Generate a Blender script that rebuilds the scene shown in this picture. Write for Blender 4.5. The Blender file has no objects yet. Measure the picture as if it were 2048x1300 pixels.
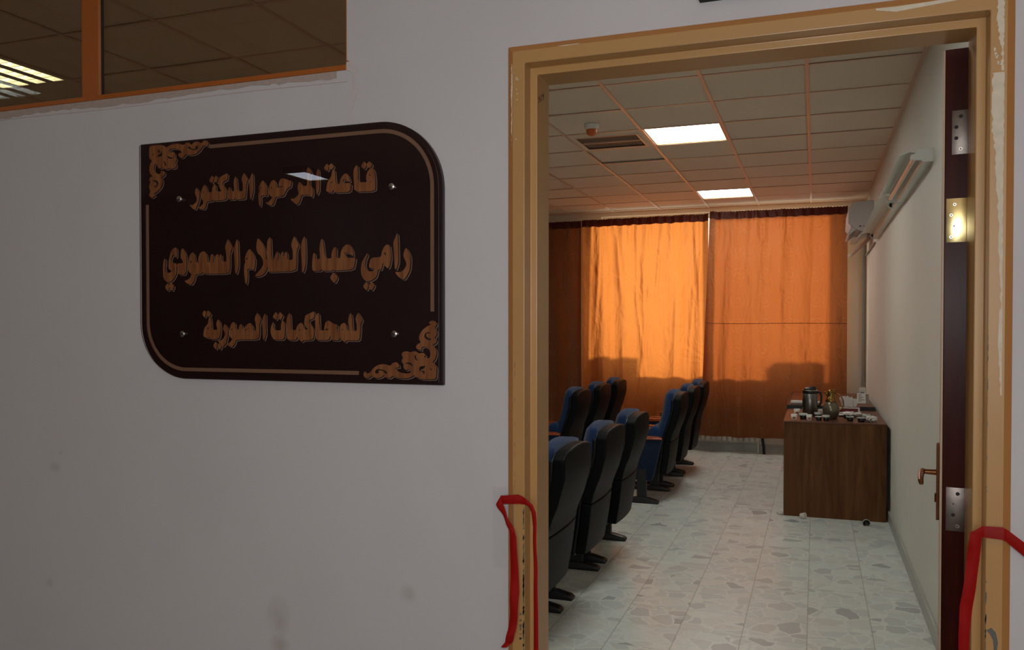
import bpy, bmesh, math, random
from mathutils import Vector, Matrix
random.seed(7)
S = bpy.context.scene
C = S.collection

# ---------------------------------------------------------------- camera
W, H = 2048, 1300
F, CY = 1670.257, 683.99
cam_d = bpy.data.cameras.new('camera'); cam = bpy.data.objects.new('camera', cam_d); C.objects.link(cam)
cam_d.sensor_fit = 'HORIZONTAL'; cam_d.sensor_width = 36.0
cam_d.lens = F / W * 36.0
cam_d.shift_x = 0.0
cam_d.shift_y = (CY - H / 2) / W
cam_d.clip_start = 0.05; cam_d.clip_end = 200
yaw, pitch = -0.348355, -0.0163531
fw = Vector((math.sin(yaw) * math.cos(pitch), math.cos(yaw) * math.cos(pitch), math.sin(pitch)))
cam.rotation_euler = fw.to_track_quat('-Z', 'Y').to_euler()
cam.location = (0, 0, 1.52)
S.camera = cam
S.view_settings.view_transform = 'Standard'
S.view_settings.look = 'None'
S.view_settings.gamma = 1.0
S.view_settings.use_curve_mapping = False
S.view_settings.exposure = 0.0

# ---------------------------------------------------------------- daylight
world = bpy.data.worlds.new('sky'); S.world = world; world.use_nodes = True
wb = world.node_tree.nodes['Background']
wb.inputs[0].default_value = (1.0, 0.84, 0.68, 1); wb.inputs[1].default_value = 1.5
sun_d = bpy.data.lights.new('sun', 'SUN'); sun = bpy.data.objects.new('sun', sun_d); C.objects.link(sun)
sun_d.energy = 4.6; sun_d.angle = math.radians(5.0); sun_d.color = (1.0, 0.74, 0.45)
el = math.radians(15)
sun.rotation_euler = Vector((-.34, -math.cos(el), -math.sin(el))).to_track_quat('-Z', 'Y').to_euler()
# area light added as corridor daylight, through an unseen window behind the viewer
al = bpy.data.lights.new('corridor_daylight', 'AREA'); alo = bpy.data.objects.new('corridor_daylight', al); C.objects.link(alo)
al.shape = 'RECTANGLE'; al.size = 3.4; al.size_y = 1.8; al.energy = 52; al.color = (.98, .97, 1.0)
alo.location = (.7, -3.95, 1.95); alo.rotation_euler = (math.radians(90), 0, 0)
# small flash unit of the photographer, above the lens
fl = bpy.data.lights.new('flash_unit', 'POINT'); flo = bpy.data.objects.new('flash_unit', fl); C.objects.link(flo)
fl.energy = 31; fl.shadow_soft_size = .03; fl.color = (.90, .94, 1.0); flo.location = (.02, .03, 1.66)
ROOM_LAMP, LOUVRE_LAMP, HALL_LAMP = 18.5, 34.0, 12.0

# ---------------------------------------------------------------- materials
def lin(h):
    if isinstance(h, str):
        v = [int(h[i:i + 2], 16) / 255 for i in (0, 2, 4)]
        return tuple(c / 12.92 if c <= .04045 else ((c + .055) / 1.055) ** 2.4 for c in v)
    return tuple(h)
class NT:
    def __init__(s, name):
        s.m = bpy.data.materials.new(name); s.m.use_nodes = True
        s.t = s.m.node_tree; s.t.nodes.clear(); s.out = s.n('ShaderNodeOutputMaterial')
    def n(s, typ, **k):
        o = s.t.nodes.new(typ)
        for a, b in k.items(): setattr(o, a, b)
        return o
    def l(s, a, b): s.t.links.new(a, b)
    def coord(s, scale=(1, 1, 1), kind='Object', rot=(0, 0, 0)):
        tc = s.n('ShaderNodeTexCoord'); mp = s.n('ShaderNodeMapping')
        mp.inputs['Scale'].default_value = scale; mp.inputs['Rotation'].default_value = rot
        s.l(tc.outputs[kind], mp.inputs[0]); return mp.outputs[0]
    def noise(s, vec, scale, detail=4, rough=.55, dist=0):
        o = s.n('ShaderNodeTexNoise'); o.inputs['Scale'].default_value = scale; o.inputs['Detail'].default_value = detail
        o.inputs['Roughness'].default_value = rough; o.inputs['Distortion'].default_value = dist
        s.l(vec, o.inputs['Vector']); return o.outputs[0]
    def ramp(s, fac, stops):
        o = s.n('ShaderNodeValToRGB'); e = o.color_ramp.elements
        while len(e) < len(stops): e.new(0.5)
        for q, (p, c) in zip(e, stops): q.position = p; q.color = (*lin(c), 1) if not isinstance(c, float) else (c, c, c, 1)
        s.l(fac, o.inputs[0]); return o.outputs[0]
    def mix(s, fac, a, b, mode='MIX'):
        o = s.n('ShaderNodeMix', data_type='RGBA', blend_type=mode)
        for i, v in ((0, fac), (6, a), (7, b)):
            if hasattr(v, 'is_linked'): s.l(v, o.inputs[i])
            elif i == 0: o.inputs[0].default_value = v
            else: o.inputs[i].default_value = (*lin(v), 1)
        return o.outputs[2]
    def math(s, op, a, b=0.0, c=None):
        o = s.n('ShaderNodeMath', operation=op)
        for i, v in enumerate((a, b) if c is None else (a, b, c)):
            if hasattr(v, 'is_linked'): s.l(v, o.inputs[i])
            else: o.inputs[i].default_value = v
        return o.outputs[0]
    def bsdf(s, col, rough=.5, metal=0, spec=.5, coat=0, bump=None, bstr=.3, bdist=.002, **k):
        b = s.n('ShaderNodeBsdfPrincipled')
        if hasattr(col, 'is_linked'): s.l(col, b.inputs['Base Color'])
        else: b.inputs['Base Color'].default_value = (*lin(col), 1)
        if hasattr(rough, 'is_linked'): s.l(rough, b.inputs['Roughness'])
        else: b.inputs['Roughness'].default_value = rough
        b.inputs['Metallic'].default_value = metal; b.inputs['Specular IOR Level'].default_value = spec
        b.inputs['Coat Weight'].default_value = coat; b.inputs['Coat Roughness'].default_value = .03
        for a, v in k.items(): b.inputs[a.replace('_', ' ')].default_value = v
        if bump is not None:
            o = s.n('ShaderNodeBump'); o.inputs['Strength'].default_value = bstr; o.inputs['Distance'].default_value = bdist
            s.l(bump, o.inputs['Height']); s.l(o.outputs[0], b.inputs['Normal'])
        s.l(b.outputs[0], s.out.inputs[0]); return b
def plain(name, col, rough=.5, metal=0, noise=.12, scale=30, bstr=.15, **k):
    t = NT(name); v = t.coord(); n = t.noise(v, scale)
    c = lin(col); d = tuple(x * (1 - noise) for x in c); e = tuple(min(1, x * (1 + noise)) for x in c)
    col2 = t.mix(n, d, e)
    t.bsdf(col2, rough, metal, bump=n, bstr=bstr, **k); return t.m
def wood(name, dark, light, axis='z', scale=1.0, rough=.45, coat=0, contrast=(.3, .7), spec=.5):
    t = NT(name); a = 14 * scale; b = 1.2 * scale
    sc = {'x': (b, a, a), 'y': (a, b, a), 'z': (a, a, b)}[axis]
    v = t.coord(sc); n = t.noise(v, 2.2, 6, .6, .8)
    f = t.noise(t.coord(tuple(q * 6 for q in sc)), 3, 3)
    c = t.ramp(n, [(contrast[0], dark), (contrast[1], light)])
    c = t.mix(t.math('MULTIPLY', f, .45), c, dark)
    t.bsdf(c, rough, coat=coat, bump=f, bstr=.08, spec=spec); return t.m
def emit(name, col, st):
    t = NT(name); e = t.n('ShaderNodeEmission'); e.inputs[0].default_value = (*lin(col), 1); e.inputs[1].default_value = st
    t.l(e.outputs[0], t.out.inputs[0]); return t.m
def pane_mat(name, tint, ior=1.5, rough=0.0):
    t = NT(name); tr = t.n('ShaderNodeBsdfTransparent'); tr.inputs[0].default_value = (*lin(tint), 1)
    g = t.n('ShaderNodeBsdfGlossy'); g.inputs['Roughness'].default_value = rough
    fr = t.n('ShaderNodeFresnel'); fr.inputs[0].default_value = ior
    geo = t.n('ShaderNodeNewGeometry'); front = t.math('SUBTRACT', 1.0, geo.outputs['Backfacing'])
    mx = t.n('ShaderNodeMixShader'); t.l(t.math('MULTIPLY', fr.outputs[0], front), mx.inputs[0]); t.l(tr.outputs[0], mx.inputs[1]); t.l(g.outputs[0], mx.inputs[2])
    t.l(mx.outputs[0], t.out.inputs[0]); return t.m

def plaster(name, base, stain, amt=.35, bs=.25, smudges=()):
    t = NT(name); v = t.coord()
    big = t.noise(v, 1.1, 5, .6, .4); fine = t.noise(v, 55, 5, .6); mid = t.noise(v, 9, 4)
    c = t.mix(t.math('MULTIPLY', t.ramp(big, [(.45, 0.0), (.75, 1.0)]), amt), base, stain)
    c = t.mix(t.math('MULTIPLY', t.ramp(mid, [(.62, 0.0), (.8, 1.0)]), amt * .4), c, stain)
    for x, z, r, sz in smudges:
        tc = t.n('ShaderNodeTexCoord'); mp = t.n('ShaderNodeMapping'); mp.inputs['Location'].default_value = (-x / r, 0, -z / (r * sz)); mp.inputs['Scale'].default_value = (1 / r, 0, 1 / (r * sz))
        t.l(tc.outputs['Object'], mp.inputs[0]); ln = t.n('ShaderNodeVectorMath', operation='LENGTH'); t.l(mp.outputs[0], ln.inputs[0])
        m_ = t.math('MULTIPLY', t.ramp(ln.outputs['Value'], [(.2, 1.0), (1.0, 0.0)]), t.ramp(mid, [(.35, 0.0), (.6, 1.0)]))
        c = t.mix(t.math('MULTIPLY', m_, .4), c, '8a7f70')
    h = t.math('ADD', t.math('MULTIPLY', fine, .35), t.math('MULTIPLY', mid, .8))
    t.bsdf(c, .62, bump=h, bstr=bs, bdist=.004, spec=.35); return t.m
M = {}
M['hall_wall'] = plaster('hall_plaster', 'cbc7c9', 'b0abae', .35, .22, smudges=[(-1.437, 0.695, 0.045, 1.6), (-2.26, 1.126, 0.02, 0.6), (-2.278, 1.077, 0.03, 0.7), (-2.304, 0.705, 0.02, 1.0), (-1.025, 0.805, 0.03, 1.0), (-1.431, 0.617, 0.04, 0.8)])
M['passage_wall'] = plaster('passage_plaster', '9a9390', '8a8380', .35, .2)
M['room_wall'] = plaster('room_plaster', 'd9d5cb', 'c6c2b6', .3, .12)
M['tile'] = plain('ceiling_tile', 'dccab7', .85, noise=.05, scale=160, bstr=.5)
M['tbar'] = plain('ceiling_grid_metal', 'd2ac96', .32, noise=.03, spec=.6)  # warm base paints the curtains' orange reflection onto white metal
M['plenum'] = plain('plenum', '2a2622', .9)
def floor_mat():
    t = NT('marble_chip_tiles')
    tc = t.n('ShaderNodeTexCoord'); P = .305
    mp = t.n('ShaderNodeMapping'); mp.inputs['Location'].default_value = (.945 / P, 0.1, 0); mp.inputs['Scale'].default_value = (1 / P, 1 / P, 1)
    t.l(tc.outputs['Object'], mp.inputs[0])
    sp = t.n('ShaderNodeSeparateXYZ'); t.l(mp.outputs[0], sp.inputs[0])
    fx = t.math('FRACT', sp.outputs[0]); fy = t.math('FRACT', sp.outputs[1])
    def edge(f, w): return t.math('LESS_THAN', t.math('MINIMUM', f, t.math('SUBTRACT', 1.0, f)), w)
    seam = t.math('MAXIMUM', edge(fx, .009), t.math('MULTIPLY', edge(fy, .006), .6))
    # one offset per tile so the chips stop at the joints
    wn = t.n('ShaderNodeTexWhiteNoise', noise_dimensions='2D')
    fl = t.n('ShaderNodeVectorMath', operation='FLOOR'); t.l(mp.outputs[0], fl.inputs[0]); t.l(fl.outputs[0], wn.inputs[0])
    ad = t.n('ShaderNodeVectorMath', operation='MULTIPLY_ADD')
    t.l(wn.outputs[1], ad.inputs[0]); ad.inputs[1].default_value = (9, 9, 0); t.l(mp.outputs[0], ad.inputs[2])
    ns = t.n('ShaderNodeTexNoise'); ns.inputs['Scale'].default_value = 3.0; t.l(ad.outputs[0], ns.inputs['Vector'])
    wp = t.n('ShaderNodeVectorMath', operation='MULTIPLY_ADD'); t.l(ns.outputs[1], wp.inputs[0]); wp.inputs[1].default_value = (.25, .25, 0); t.l(ad.outputs[0], wp.inputs[2])
    v1 = t.n('ShaderNodeTexVoronoi', feature='DISTANCE_TO_EDGE'); v1.inputs['Scale'].default_value = 2.9
    v2 = t.n('ShaderNodeTexVoronoi', feature='F1'); v2.inputs['Scale'].default_value = 2.9
    for q in (v1, v2): t.l(wp.outputs[0], q.inputs['Vector'])
    chip = t.ramp(v1.outputs['Distance'], [(.035, 0.0), (.06, 1.0)])
    sc = t.n('ShaderNodeSeparateColor'); t.l(v2.outputs['Color'], sc.inputs[0])
    tint = t.ramp(sc.outputs[0], [(0.0, 'dbe0da'), (.35, 'c0c7c5'), (.55, 'd3d2ca'), (.72, 'b4bcbf'), (.86, 'cbc7c0'), (.93, '8f959a'), (1.0, 'c9cdc6')])
    vein = t.noise(t.coord((8, 30, 1), rot=(0, 0, .4)), 1.6, 6, .7, 1.5)
    tint = t.mix(t.math('MULTIPLY', t.ramp(vein, [(.5, 0.0), (.68, 1.0)]), .45), tint, 'a3a7a8')
    soft = t.math('MULTIPLY', chip, t.math('MULTIPLY_ADD', sc.outputs[1], .6, .35))
    c = t.mix(soft, 'd9dcd4', tint)
    c = t.mix(t.math('MULTIPLY', seam, .5), c, '86806f')
    t.bsdf(c, .30, bump=seam, bstr=-.1, spec=.32); return t.m
M['floor'] = floor_mat()
M['hall_floor'] = plain('hall_floor_tile', '8c8378', .35)
M['skirt'] = plain('marble_skirting', 'a8a8a2', .35, noise=.2, scale=12)
M['ochre'] = plain('ochre_gloss_paint', 'b98d58', .32, noise=.07, scale=6, bstr=.05)
M['ochre2'] = plain('ochre_inner_paint', 'be925a', .32, noise=.06, scale=6, bstr=.05)
M['tan'] = plain('tan_edge_paint', 'b27a44', .42, noise=.1, scale=8, bstr=.1)
M['peel'] = plain('bare_primer', 'd8cbb6', .7, noise=.2, scale=60, bstr=.5)
M['chipgrey'] = plain('bare_steel', '62605c', .5, noise=.3, scale=80)
M['transom'] = plain('orange_brown_paint', 'a65a22', .38, noise=.08, scale=12)
M['tint_glass'] = pane_mat('smoked_glass', (.66, .57, .49), 1.55)
M['win_glass'] = pane_mat('window_glass', (.94, .96, .95))
M['acrylic'] = pane_mat('clear_acrylic', (.93, .91, .90), 1.48)
M['acryl_edge'] = plain('acrylic_edge', '6b6058', .2)
M['board'] = wood('sign_board', '1b0a0c', '2a1113', 'z', .8, .35, contrast=(.2, .8))
M['letter'] = wood('letter_veneer', '7a4526', 'b0794a', 'z', 2.2, .45, contrast=(.35, .65))
M['rim'] = plain('letter_rim', '9c8276', .5, noise=.06)
M['groove_shade'] = plain('letter_groove_shade', '0a0405', .8)
M['border'] = plain('border_inlay', '8b6a55', .5, noise=.06)
M['steel'] = plain('polished_steel', 'b9b4ae', .22, 1, noise=.1)
M['hinge'] = plain('worn_steel', '746b65', .42, 1, noise=.25, scale=50)
M['brass_hinge'] = plain('polished_brass_plate', 'ffe0a0', .24, 1, noise=.12, scale=18)
M['dark'] = plain('dark_hole', '120f0e', .7)
M['door'] = wood('mahogany_door', '280b07', '4c1a10', 'z', 1.0, .3, contrast=(.25, .8), spec=.07)
M['door_edge'] = plain('door_edge_lipping', 'b59a80', .5)
M['bronze'] = plain('bronze_handle', '8a5a38', .3, 1, noise=.15)
M['desk'] = wood('desk_veneer', '4a2c17', '80542f', 'z', .55, .5, contrast=(.3, .75), spec=.15)
M['desktop'] = wood('desk_top_veneer', '512a18', '6b3d26', 'y', .5, .36, contrast=(.3, .75), spec=.35)
M['black'] = plain('black_plastic', '0c0d0e', .42, noise=.15)
M['shell'] = plain('chair_shell_plastic', '0b0d0e', .5, noise=.1, scale=80, bstr=.25, spec=.1)
M['rim_black'] = plain('chair_rim_plastic', '060707', .45, spec=.3)
M['armwood'] = wood('armrest_wood', '8a3413', 'b5542a', 'x', 2, .25, coat=.3)
M['white'] = plain('white_plastic', 'd8d6d0', .4, noise=.04)
M['white_enamel'] = plain('white_enamel', 'd2d8d0', .35, noise=.04)
M['acgrey'] = plain('air_conditioner_plastic', 'cfcfcf', .45, noise=.03)
M['grille'] = plain('grille_metal', '8c8378', .4, .3)
M['tube'] = plain('glass_tube', 'd8c4b8', .15)
M['orange_dome'] = plain('orange_plastic', 'c8642a', .35)
M['conduit'] = plain('grey_conduit', '8f8f8c', .5)
M['pipe'] = plain('drain_hose', 'a89488', .5)
M['rad'] = plain('radiator_enamel', 'cfccc0', .4)
M['paper'] = plain('paper', 'd6cfc8', .8, noise=.05)
M['cupwhite'] = plain('paper_cup', 'd5cec2', .6, noise=.04)
M['cupred'] = plain('cup_print', 'a1563f', .6)
M['cupdark'] = plain('dark_cup', '1f1a18', .35)
M['cuprim'] = plain('pale_green_rim', 'b7bdb0', .4)
M['thermos'] = plain('brushed_steel', '84827f', .3, 1, noise=.1, scale=8)
M['jug'] = plain('pewter_lacquer', '77705f', .28, .7, noise=.1)
M['gold'] = plain('gold_plate', '94763f', .25, 1, noise=.25, scale=60)
M['maroon'] = plain('maroon_card', '6a1a18', .5)
M['ink'] = plain('ink', '1a1414', .8)
M['plate'] = plain('dark_door_plate', '241512', .3)
def fabric(name, col, dark):
    t = NT(name); v = t.coord(); n = t.noise(v, 450, 2); b = t.noise(v, 14, 3)
    c = t.mix(n, dark, col); c = t.mix(t.math('MULTIPLY', b, .3), c, dark)
    t.bsdf(c, .85, bump=n, bstr=.4, bdist=.001, Sheen_Weight=.15, spec=.2); return t.m
M['blue'] = fabric('blue_upholstery', '1a3a62', '11284a')
M['navy'] = fabric('navy_upholstery', '10233f', '0b182c')
def satin():
    t = NT('red_satin'); n = t.noise(t.coord((1, 1, 1)), 40, 3)
    t.bsdf(t.mix(n, '8a0d0a', 'a0120f'), .6, bump=n, bstr=.08, spec=.12); return t.m
M['satin'] = satin()
def clear_tape():
    t = NT('clear_sticky_tape'); tr = t.n('ShaderNodeBsdfTransparent'); g = t.n('ShaderNodeBsdfGlossy'); g.inputs['Roughness'].default_value = .12
    d = t.n('ShaderNodeBsdfDiffuse'); d.inputs[0].default_value = (.55, .52, .5, 1)
    m1 = t.n('ShaderNodeMixShader'); m1.inputs[0].default_value = .015; t.l(tr.outputs[0], m1.inputs[1]); t.l(g.outputs[0], m1.inputs[2])
    m2 = t.n('ShaderNodeMixShader'); m2.inputs[0].default_value = .012; t.l(m1.outputs[0], m2.inputs[1]); t.l(d.outputs[0], m2.inputs[2])
    t.l(m2.outputs[0], t.out.inputs[0]); return t.m
M['tape'] = clear_tape()
BOUNCE_BACK = True
def curtain_mat(name, dcol, tcol, tmix, bounce_lining=(.62, .37, .17)):
    t = NT(name)
    tc = t.n('ShaderNodeTexCoord'); sp = t.n('ShaderNodeSeparateXYZ'); t.l(tc.outputs['Object'], sp.inputs[0])
    # woven medallions
    u = t.math('SUBTRACT', t.math('FRACT', t.math('MULTIPLY', sp.outputs[0], 1 / .30)), .5)
    w = t.math('SUBTRACT', t.math('FRACT', t.math('MULTIPLY', sp.outputs[2], 1 / .30)), .5)
    r = t.math('SQRT', t.math('ADD', t.math('MULTIPLY', u, u), t.math('MULTIPLY', w, w)))
    ring = t.math('LESS_THAN', t.math('ABSOLUTE', t.math('SUBTRACT', r, .27)), .022)
    core = t.math('LESS_THAN', t.math('ABSOLUTE', t.math('SUBTRACT', r, .12)), .03)
    nz = t.noise(t.coord(), 30, 3)
    pat = t.math('MULTIPLY', t.math('MAXIMUM', ring, core), t.ramp(nz, [(.42, 0.0), (.55, 1.0)]))
    weave = t.noise(t.coord((1, 1, 14)), 60, 3)
    dc = t.mix(t.math('MULTIPLY', pat, .25), dcol, 'b08a60'); dc = t.mix(t.math('MULTIPLY', weave, .25), dc, (0.03, .01, .005))
    tcl = t.mix(t.math('MULTIPLY', weave, .3), tcol, tuple(c * .55 for c in lin(tcol)))
    fn = t.noise(t.coord((1, 1, .12), rot=(0, .05, 0)), 9, 2, .5, .3); fn2 = t.noise(t.coord((1, 1, .5)), 5, 3, .5, 1.2)
    bm_ = t.n('ShaderNodeBump'); bm_.inputs['Strength'].default_value = 1.0; bm_.inputs['Distance'].default_value = .035
    t.l(t.math('ADD', fn, t.math('MULTIPLY', fn2, 1.2)), bm_.inputs['Height'])
    dc = t.mix(t.n('ShaderNodeNewGeometry').outputs['Backfacing'], dc, bounce_lining) if BOUNCE_BACK else t.mix(t.n('ShaderNodeNewGeometry').outputs['Backfacing'], bounce_lining, dc)  # paler back added so sunlight bounces warm onto the window wall
    D = t.n('ShaderNodeBsdfPrincipled'); t.l(bm_.outputs[0], D.inputs['Normal']); t.l(dc, D.inputs['Base Color']); D.inputs['Roughness'].default_value = .6; D.inputs['Specular IOR Level'].default_value = .3
    T = t.n('ShaderNodeBsdfTranslucent'); t.l(bm_.outputs[0], T.inputs['Normal']); t.l(tcl, T.inputs[0])
    mx = t.n('ShaderNodeMixShader'); mx.inputs[0].default_value = tmix
    t.l(D.outputs[0], mx.inputs[1]); t.l(T.outputs[0], mx.inputs[2]); t.l(mx.outputs[0], t.out.inputs[0]); return t.m
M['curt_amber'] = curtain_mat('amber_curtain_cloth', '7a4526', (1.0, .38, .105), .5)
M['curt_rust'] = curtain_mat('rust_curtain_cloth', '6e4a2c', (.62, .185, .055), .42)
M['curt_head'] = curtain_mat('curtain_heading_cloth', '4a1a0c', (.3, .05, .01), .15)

# ---------------------------------------------------------------- mesh helpers
class MB:
    def __init__(s): s.bm = bmesh.new(); s.mi = 0
    def faces(s, pts, fs):
        vs = [s.bm.verts.new(p) for p in pts]
        for f in fs:
            try: q = s.bm.faces.new([vs[i] for i in f]); q.material_index = s.mi
            except ValueError: pass
        return vs
    def box(s, x0, x1, y0, y1, z0, z1, bev=0, seg=2):
        vs = s.faces([(x, y, z) for x in (x0, x1) for y in (y0, y1) for z in (z0, z1)],
                [(0, 1, 3, 2), (4, 6, 7, 5), (0, 4, 5, 1), (2, 3, 7, 6), (0, 2, 6, 4), (1, 5, 7, 3)])
        if bev:
            es = list({e for v in vs for e in v.link_edges})
            bmesh.ops.bevel(s.bm, geom=es, offset=bev, segments=seg, affect='EDGES', profile=.5)
        return s
    def prism(s, pts, a, b, ax='y', bev=0):
        """2D outline extruded along one axis; pts are the other two coordinates in order"""
        def P(p, t): return {'x': (t, p[0], p[1]), 'y': (p[0], t, p[1]), 'z': (p[0], p[1], t)}[ax]
        n = len(pts); A = [s.bm.verts.new(P(p, a)) for p in pts]; B = [s.bm.verts.new(P(p, b)) for p in pts]
        fs = []
        for L in (A, B[::-1]): fs.append(s.bm.faces.new(L))
        for i in range(n): fs.append(s.bm.faces.new((A[i], B[i], B[(i + 1) % n], A[(i + 1) % n])))
        for f in fs: f.material_index = s.mi
        if bev:
            es = list({e for v in A + B for e in v.link_edges})
            bmesh.ops.bevel(s.bm, geom=es, offset=bev, segments=2, affect='EDGES', profile=.5)
        return s
    def tube(s, path, r, seg=12, cap=True):
        path = [Vector(p) for p in path]; rr = r if isinstance(r, (list, tuple)) else [r] * len(path); rings = []
        up = None
        for i, p in enumerate(path):
            d = (path[min(i + 1, len(path) - 1)] - path[max(i - 1, 0)]).normalized()
            if up is None: up = d.orthogonal().normalized()
            up = (up - d * up.dot(d)).normalized(); sd = d.cross(up)
            rings.append([s.bm.verts.new(p + (up * math.cos(2 * math.pi * k / seg) + sd * math.sin(2 * math.pi * k / seg)) * rr[i]) for k in range(seg)])
        for a, b in zip(rings, rings[1:]):
            for k in range(seg): s.bm.faces.new((a[k], a[(k + 1) % seg], b[(k + 1) % seg], b[k])).material_index = s.mi
        if cap: s.bm.faces.new(rings[0][::-1]).material_index = s.mi; s.bm.faces.new(rings[-1]).material_index = s.mi
        return s
    def lathe(s, prof, c=(0, 0, 0), seg=28):
        rings = []
        for r, z in prof:
            r = max(r, .0004)
            rings.append([s.bm.verts.new((c[0] + r * math.cos(2 * math.pi * k / seg), c[1] + r * math.sin(2 * math.pi * k / seg), c[2] + z)) for k in range(seg)])
        for a, b in zip(rings, rings[1:]):
            for k in range(seg): s.bm.faces.new((a[k], a[(k + 1) % seg], b[(k + 1) % seg], b[k])).material_index = s.mi
        return s
    def build(s, name, mats, parent=None, smooth=False, loc=None, bevel=0, subsurf=0, recalc=True):
        if recalc: bmesh.ops.recalc_face_normals(s.bm, faces=s.bm.faces)
        me = bpy.data.meshes.new(name); s.bm.to_mesh(me); s.bm.free()
        for m in (mats if isinstance(mats, (list, tuple)) else [mats]): me.materials.append(M[m] if isinstance(m, str) else m)
        if smooth:
            me.polygons.foreach_set('use_smooth', [True] * len(me.polygons))
            if smooth != 'all': me.set_sharp_from_angle(angle=math.radians(40))
        o = bpy.data.objects.new(name, me); C.objects.link(o)
        if parent: o.parent = parent
        if loc: o.location = loc
        if bevel:
            b = o.modifiers.new('bevel', 'BEVEL'); b.width = bevel; b.segments = 3; b.limit_method = 'ANGLE'; b.angle_limit = math.radians(35)
        if subsurf:
            b = o.modifiers.new('sub', 'SUBSURF'); b.levels = subsurf; b.render_levels = subsurf
        return o
def tag(o, label=None, cat=None, group=None, kind=None):
    if label: o['label'] = label
    if cat: o['category'] = cat
    if group: o['group'] = group
    if kind: o['kind'] = kind
    return o
def thing(name, label, cat, loc=(0, 0, 0), rz=0, group=None):
    o = bpy.data.objects.new(name, None); C.objects.link(o); o.location = loc; o.rotation_euler = (0, 0, rz)
    o.empty_display_size = .1
    return tag(o, label, cat, group)
def struct(o, label=None): return tag(o, label, kind='structure')
def sroot(name, loc=(0, 0, 0), label=None):
    o = bpy.data.objects.new(name, None); C.objects.link(o); o.location = loc; return struct(o, label)
def copy_tree(o, parent=None):
    c = o.copy(); C.objects.link(c)
    if parent: c.parent = parent
    for ch in list(o.children): copy_tree(ch, c)
    return c

# ================================================================ THE SETTING
YW0, YW1 = 2.0, 2.13          # the wall between corridor and hall
XR = .56                      # right wall of the hall
YF = 10.65                    # window wall
ZC_ = 3.02
b = MB()
b.box(-9, -1.206, YW0, YW1, 0, 2.225); b.box(-9, -4.2, YW0, YW1, 2.225, 3.2); b.box(-4.2, -1.206, YW0, YW1, 2.98, 3.2)
b.box(-1.206, -.733, YW0, YW1, 0, 3.2); b.box(-.733, .383, YW0, YW1, 2.224, 3.2); b.box(.383, 3.6, YW0, YW1, 0, 3.2)
wall_front = struct(b.build('wall_front', 'hall_wall'))
b = MB(); b.box(XR, XR + .14, YW1, YF + .2, 0, 3.2); struct(b.build('wall_right', 'room_wall'))
b = MB(); b.box(-8.14, -8, YW1, YF + .2, 0, 3.2); struct(b.build('wall_left', 'room_wall'))
W1 = (-2.63, -1.16, .95, 2.97); W2 = (-1.07, .33, .95, 2.97)
b = MB()
for x0, x1, z0, z1 in [(-8, W1[0], 0, 3.2), (W1[0], W1[1], 0, .95), (W1[0], W1[1], 2.97, 3.2), (W1[1], W2[0], 0, 3.2), (W2[0], W2[1], 0, .95), (W2[0], W2[1], 2.97, 3.2), (W2[1], XR, 0, 3.2)]:
    b.box(x0, x1, YF, YF + .2, z0, z1)
struct(b.build('wall_back', 'room_wall'))
b = MB(); b.box(-8.14, .7, 2.0, 10.85, -.1, 0); struct(b.build('floor', 'floor'))
b = MB(); b.box(-9, 3.6, -3.6, 2.0, -.1, 0); struct(b.build('floor_corridor', 'hall_floor'))
b = MB()
for x0, x1, z0, z1 in [(-9.1, -1.0, 0, 3.2), (-1.0, 2.4, 0, 1.05), (-1.0, 2.4, 2.85, 3.2), (2.4, 3.7, 0, 3.2)]: b.box(x0, x1, -3.72, -3.6, z0, z1)
struct(b.build('wall_corridor_back', 'passage_wall'))
b = MB(); b.box(-9.12, -9, -3.6, 2.0, 0, 3.2); struct(b.build('wall_corridor_left', 'passage_wall'))
b = MB(); b.box(3.6, 3.72, -3.6, 2.13, 0, 3.2); struct(b.build('wall_corridor_right', 'passage_wall'))
b = MB(); b.box(XR - .016, XR, YW1, YF, 0, .085, .003); struct(b.build('baseboard_right', 'skirt'))
b = MB(); b.box(-8, XR - .016, YF - .016, YF, 0, .10, .003); struct(b.build('baseboard_back', 'skirt'))

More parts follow.
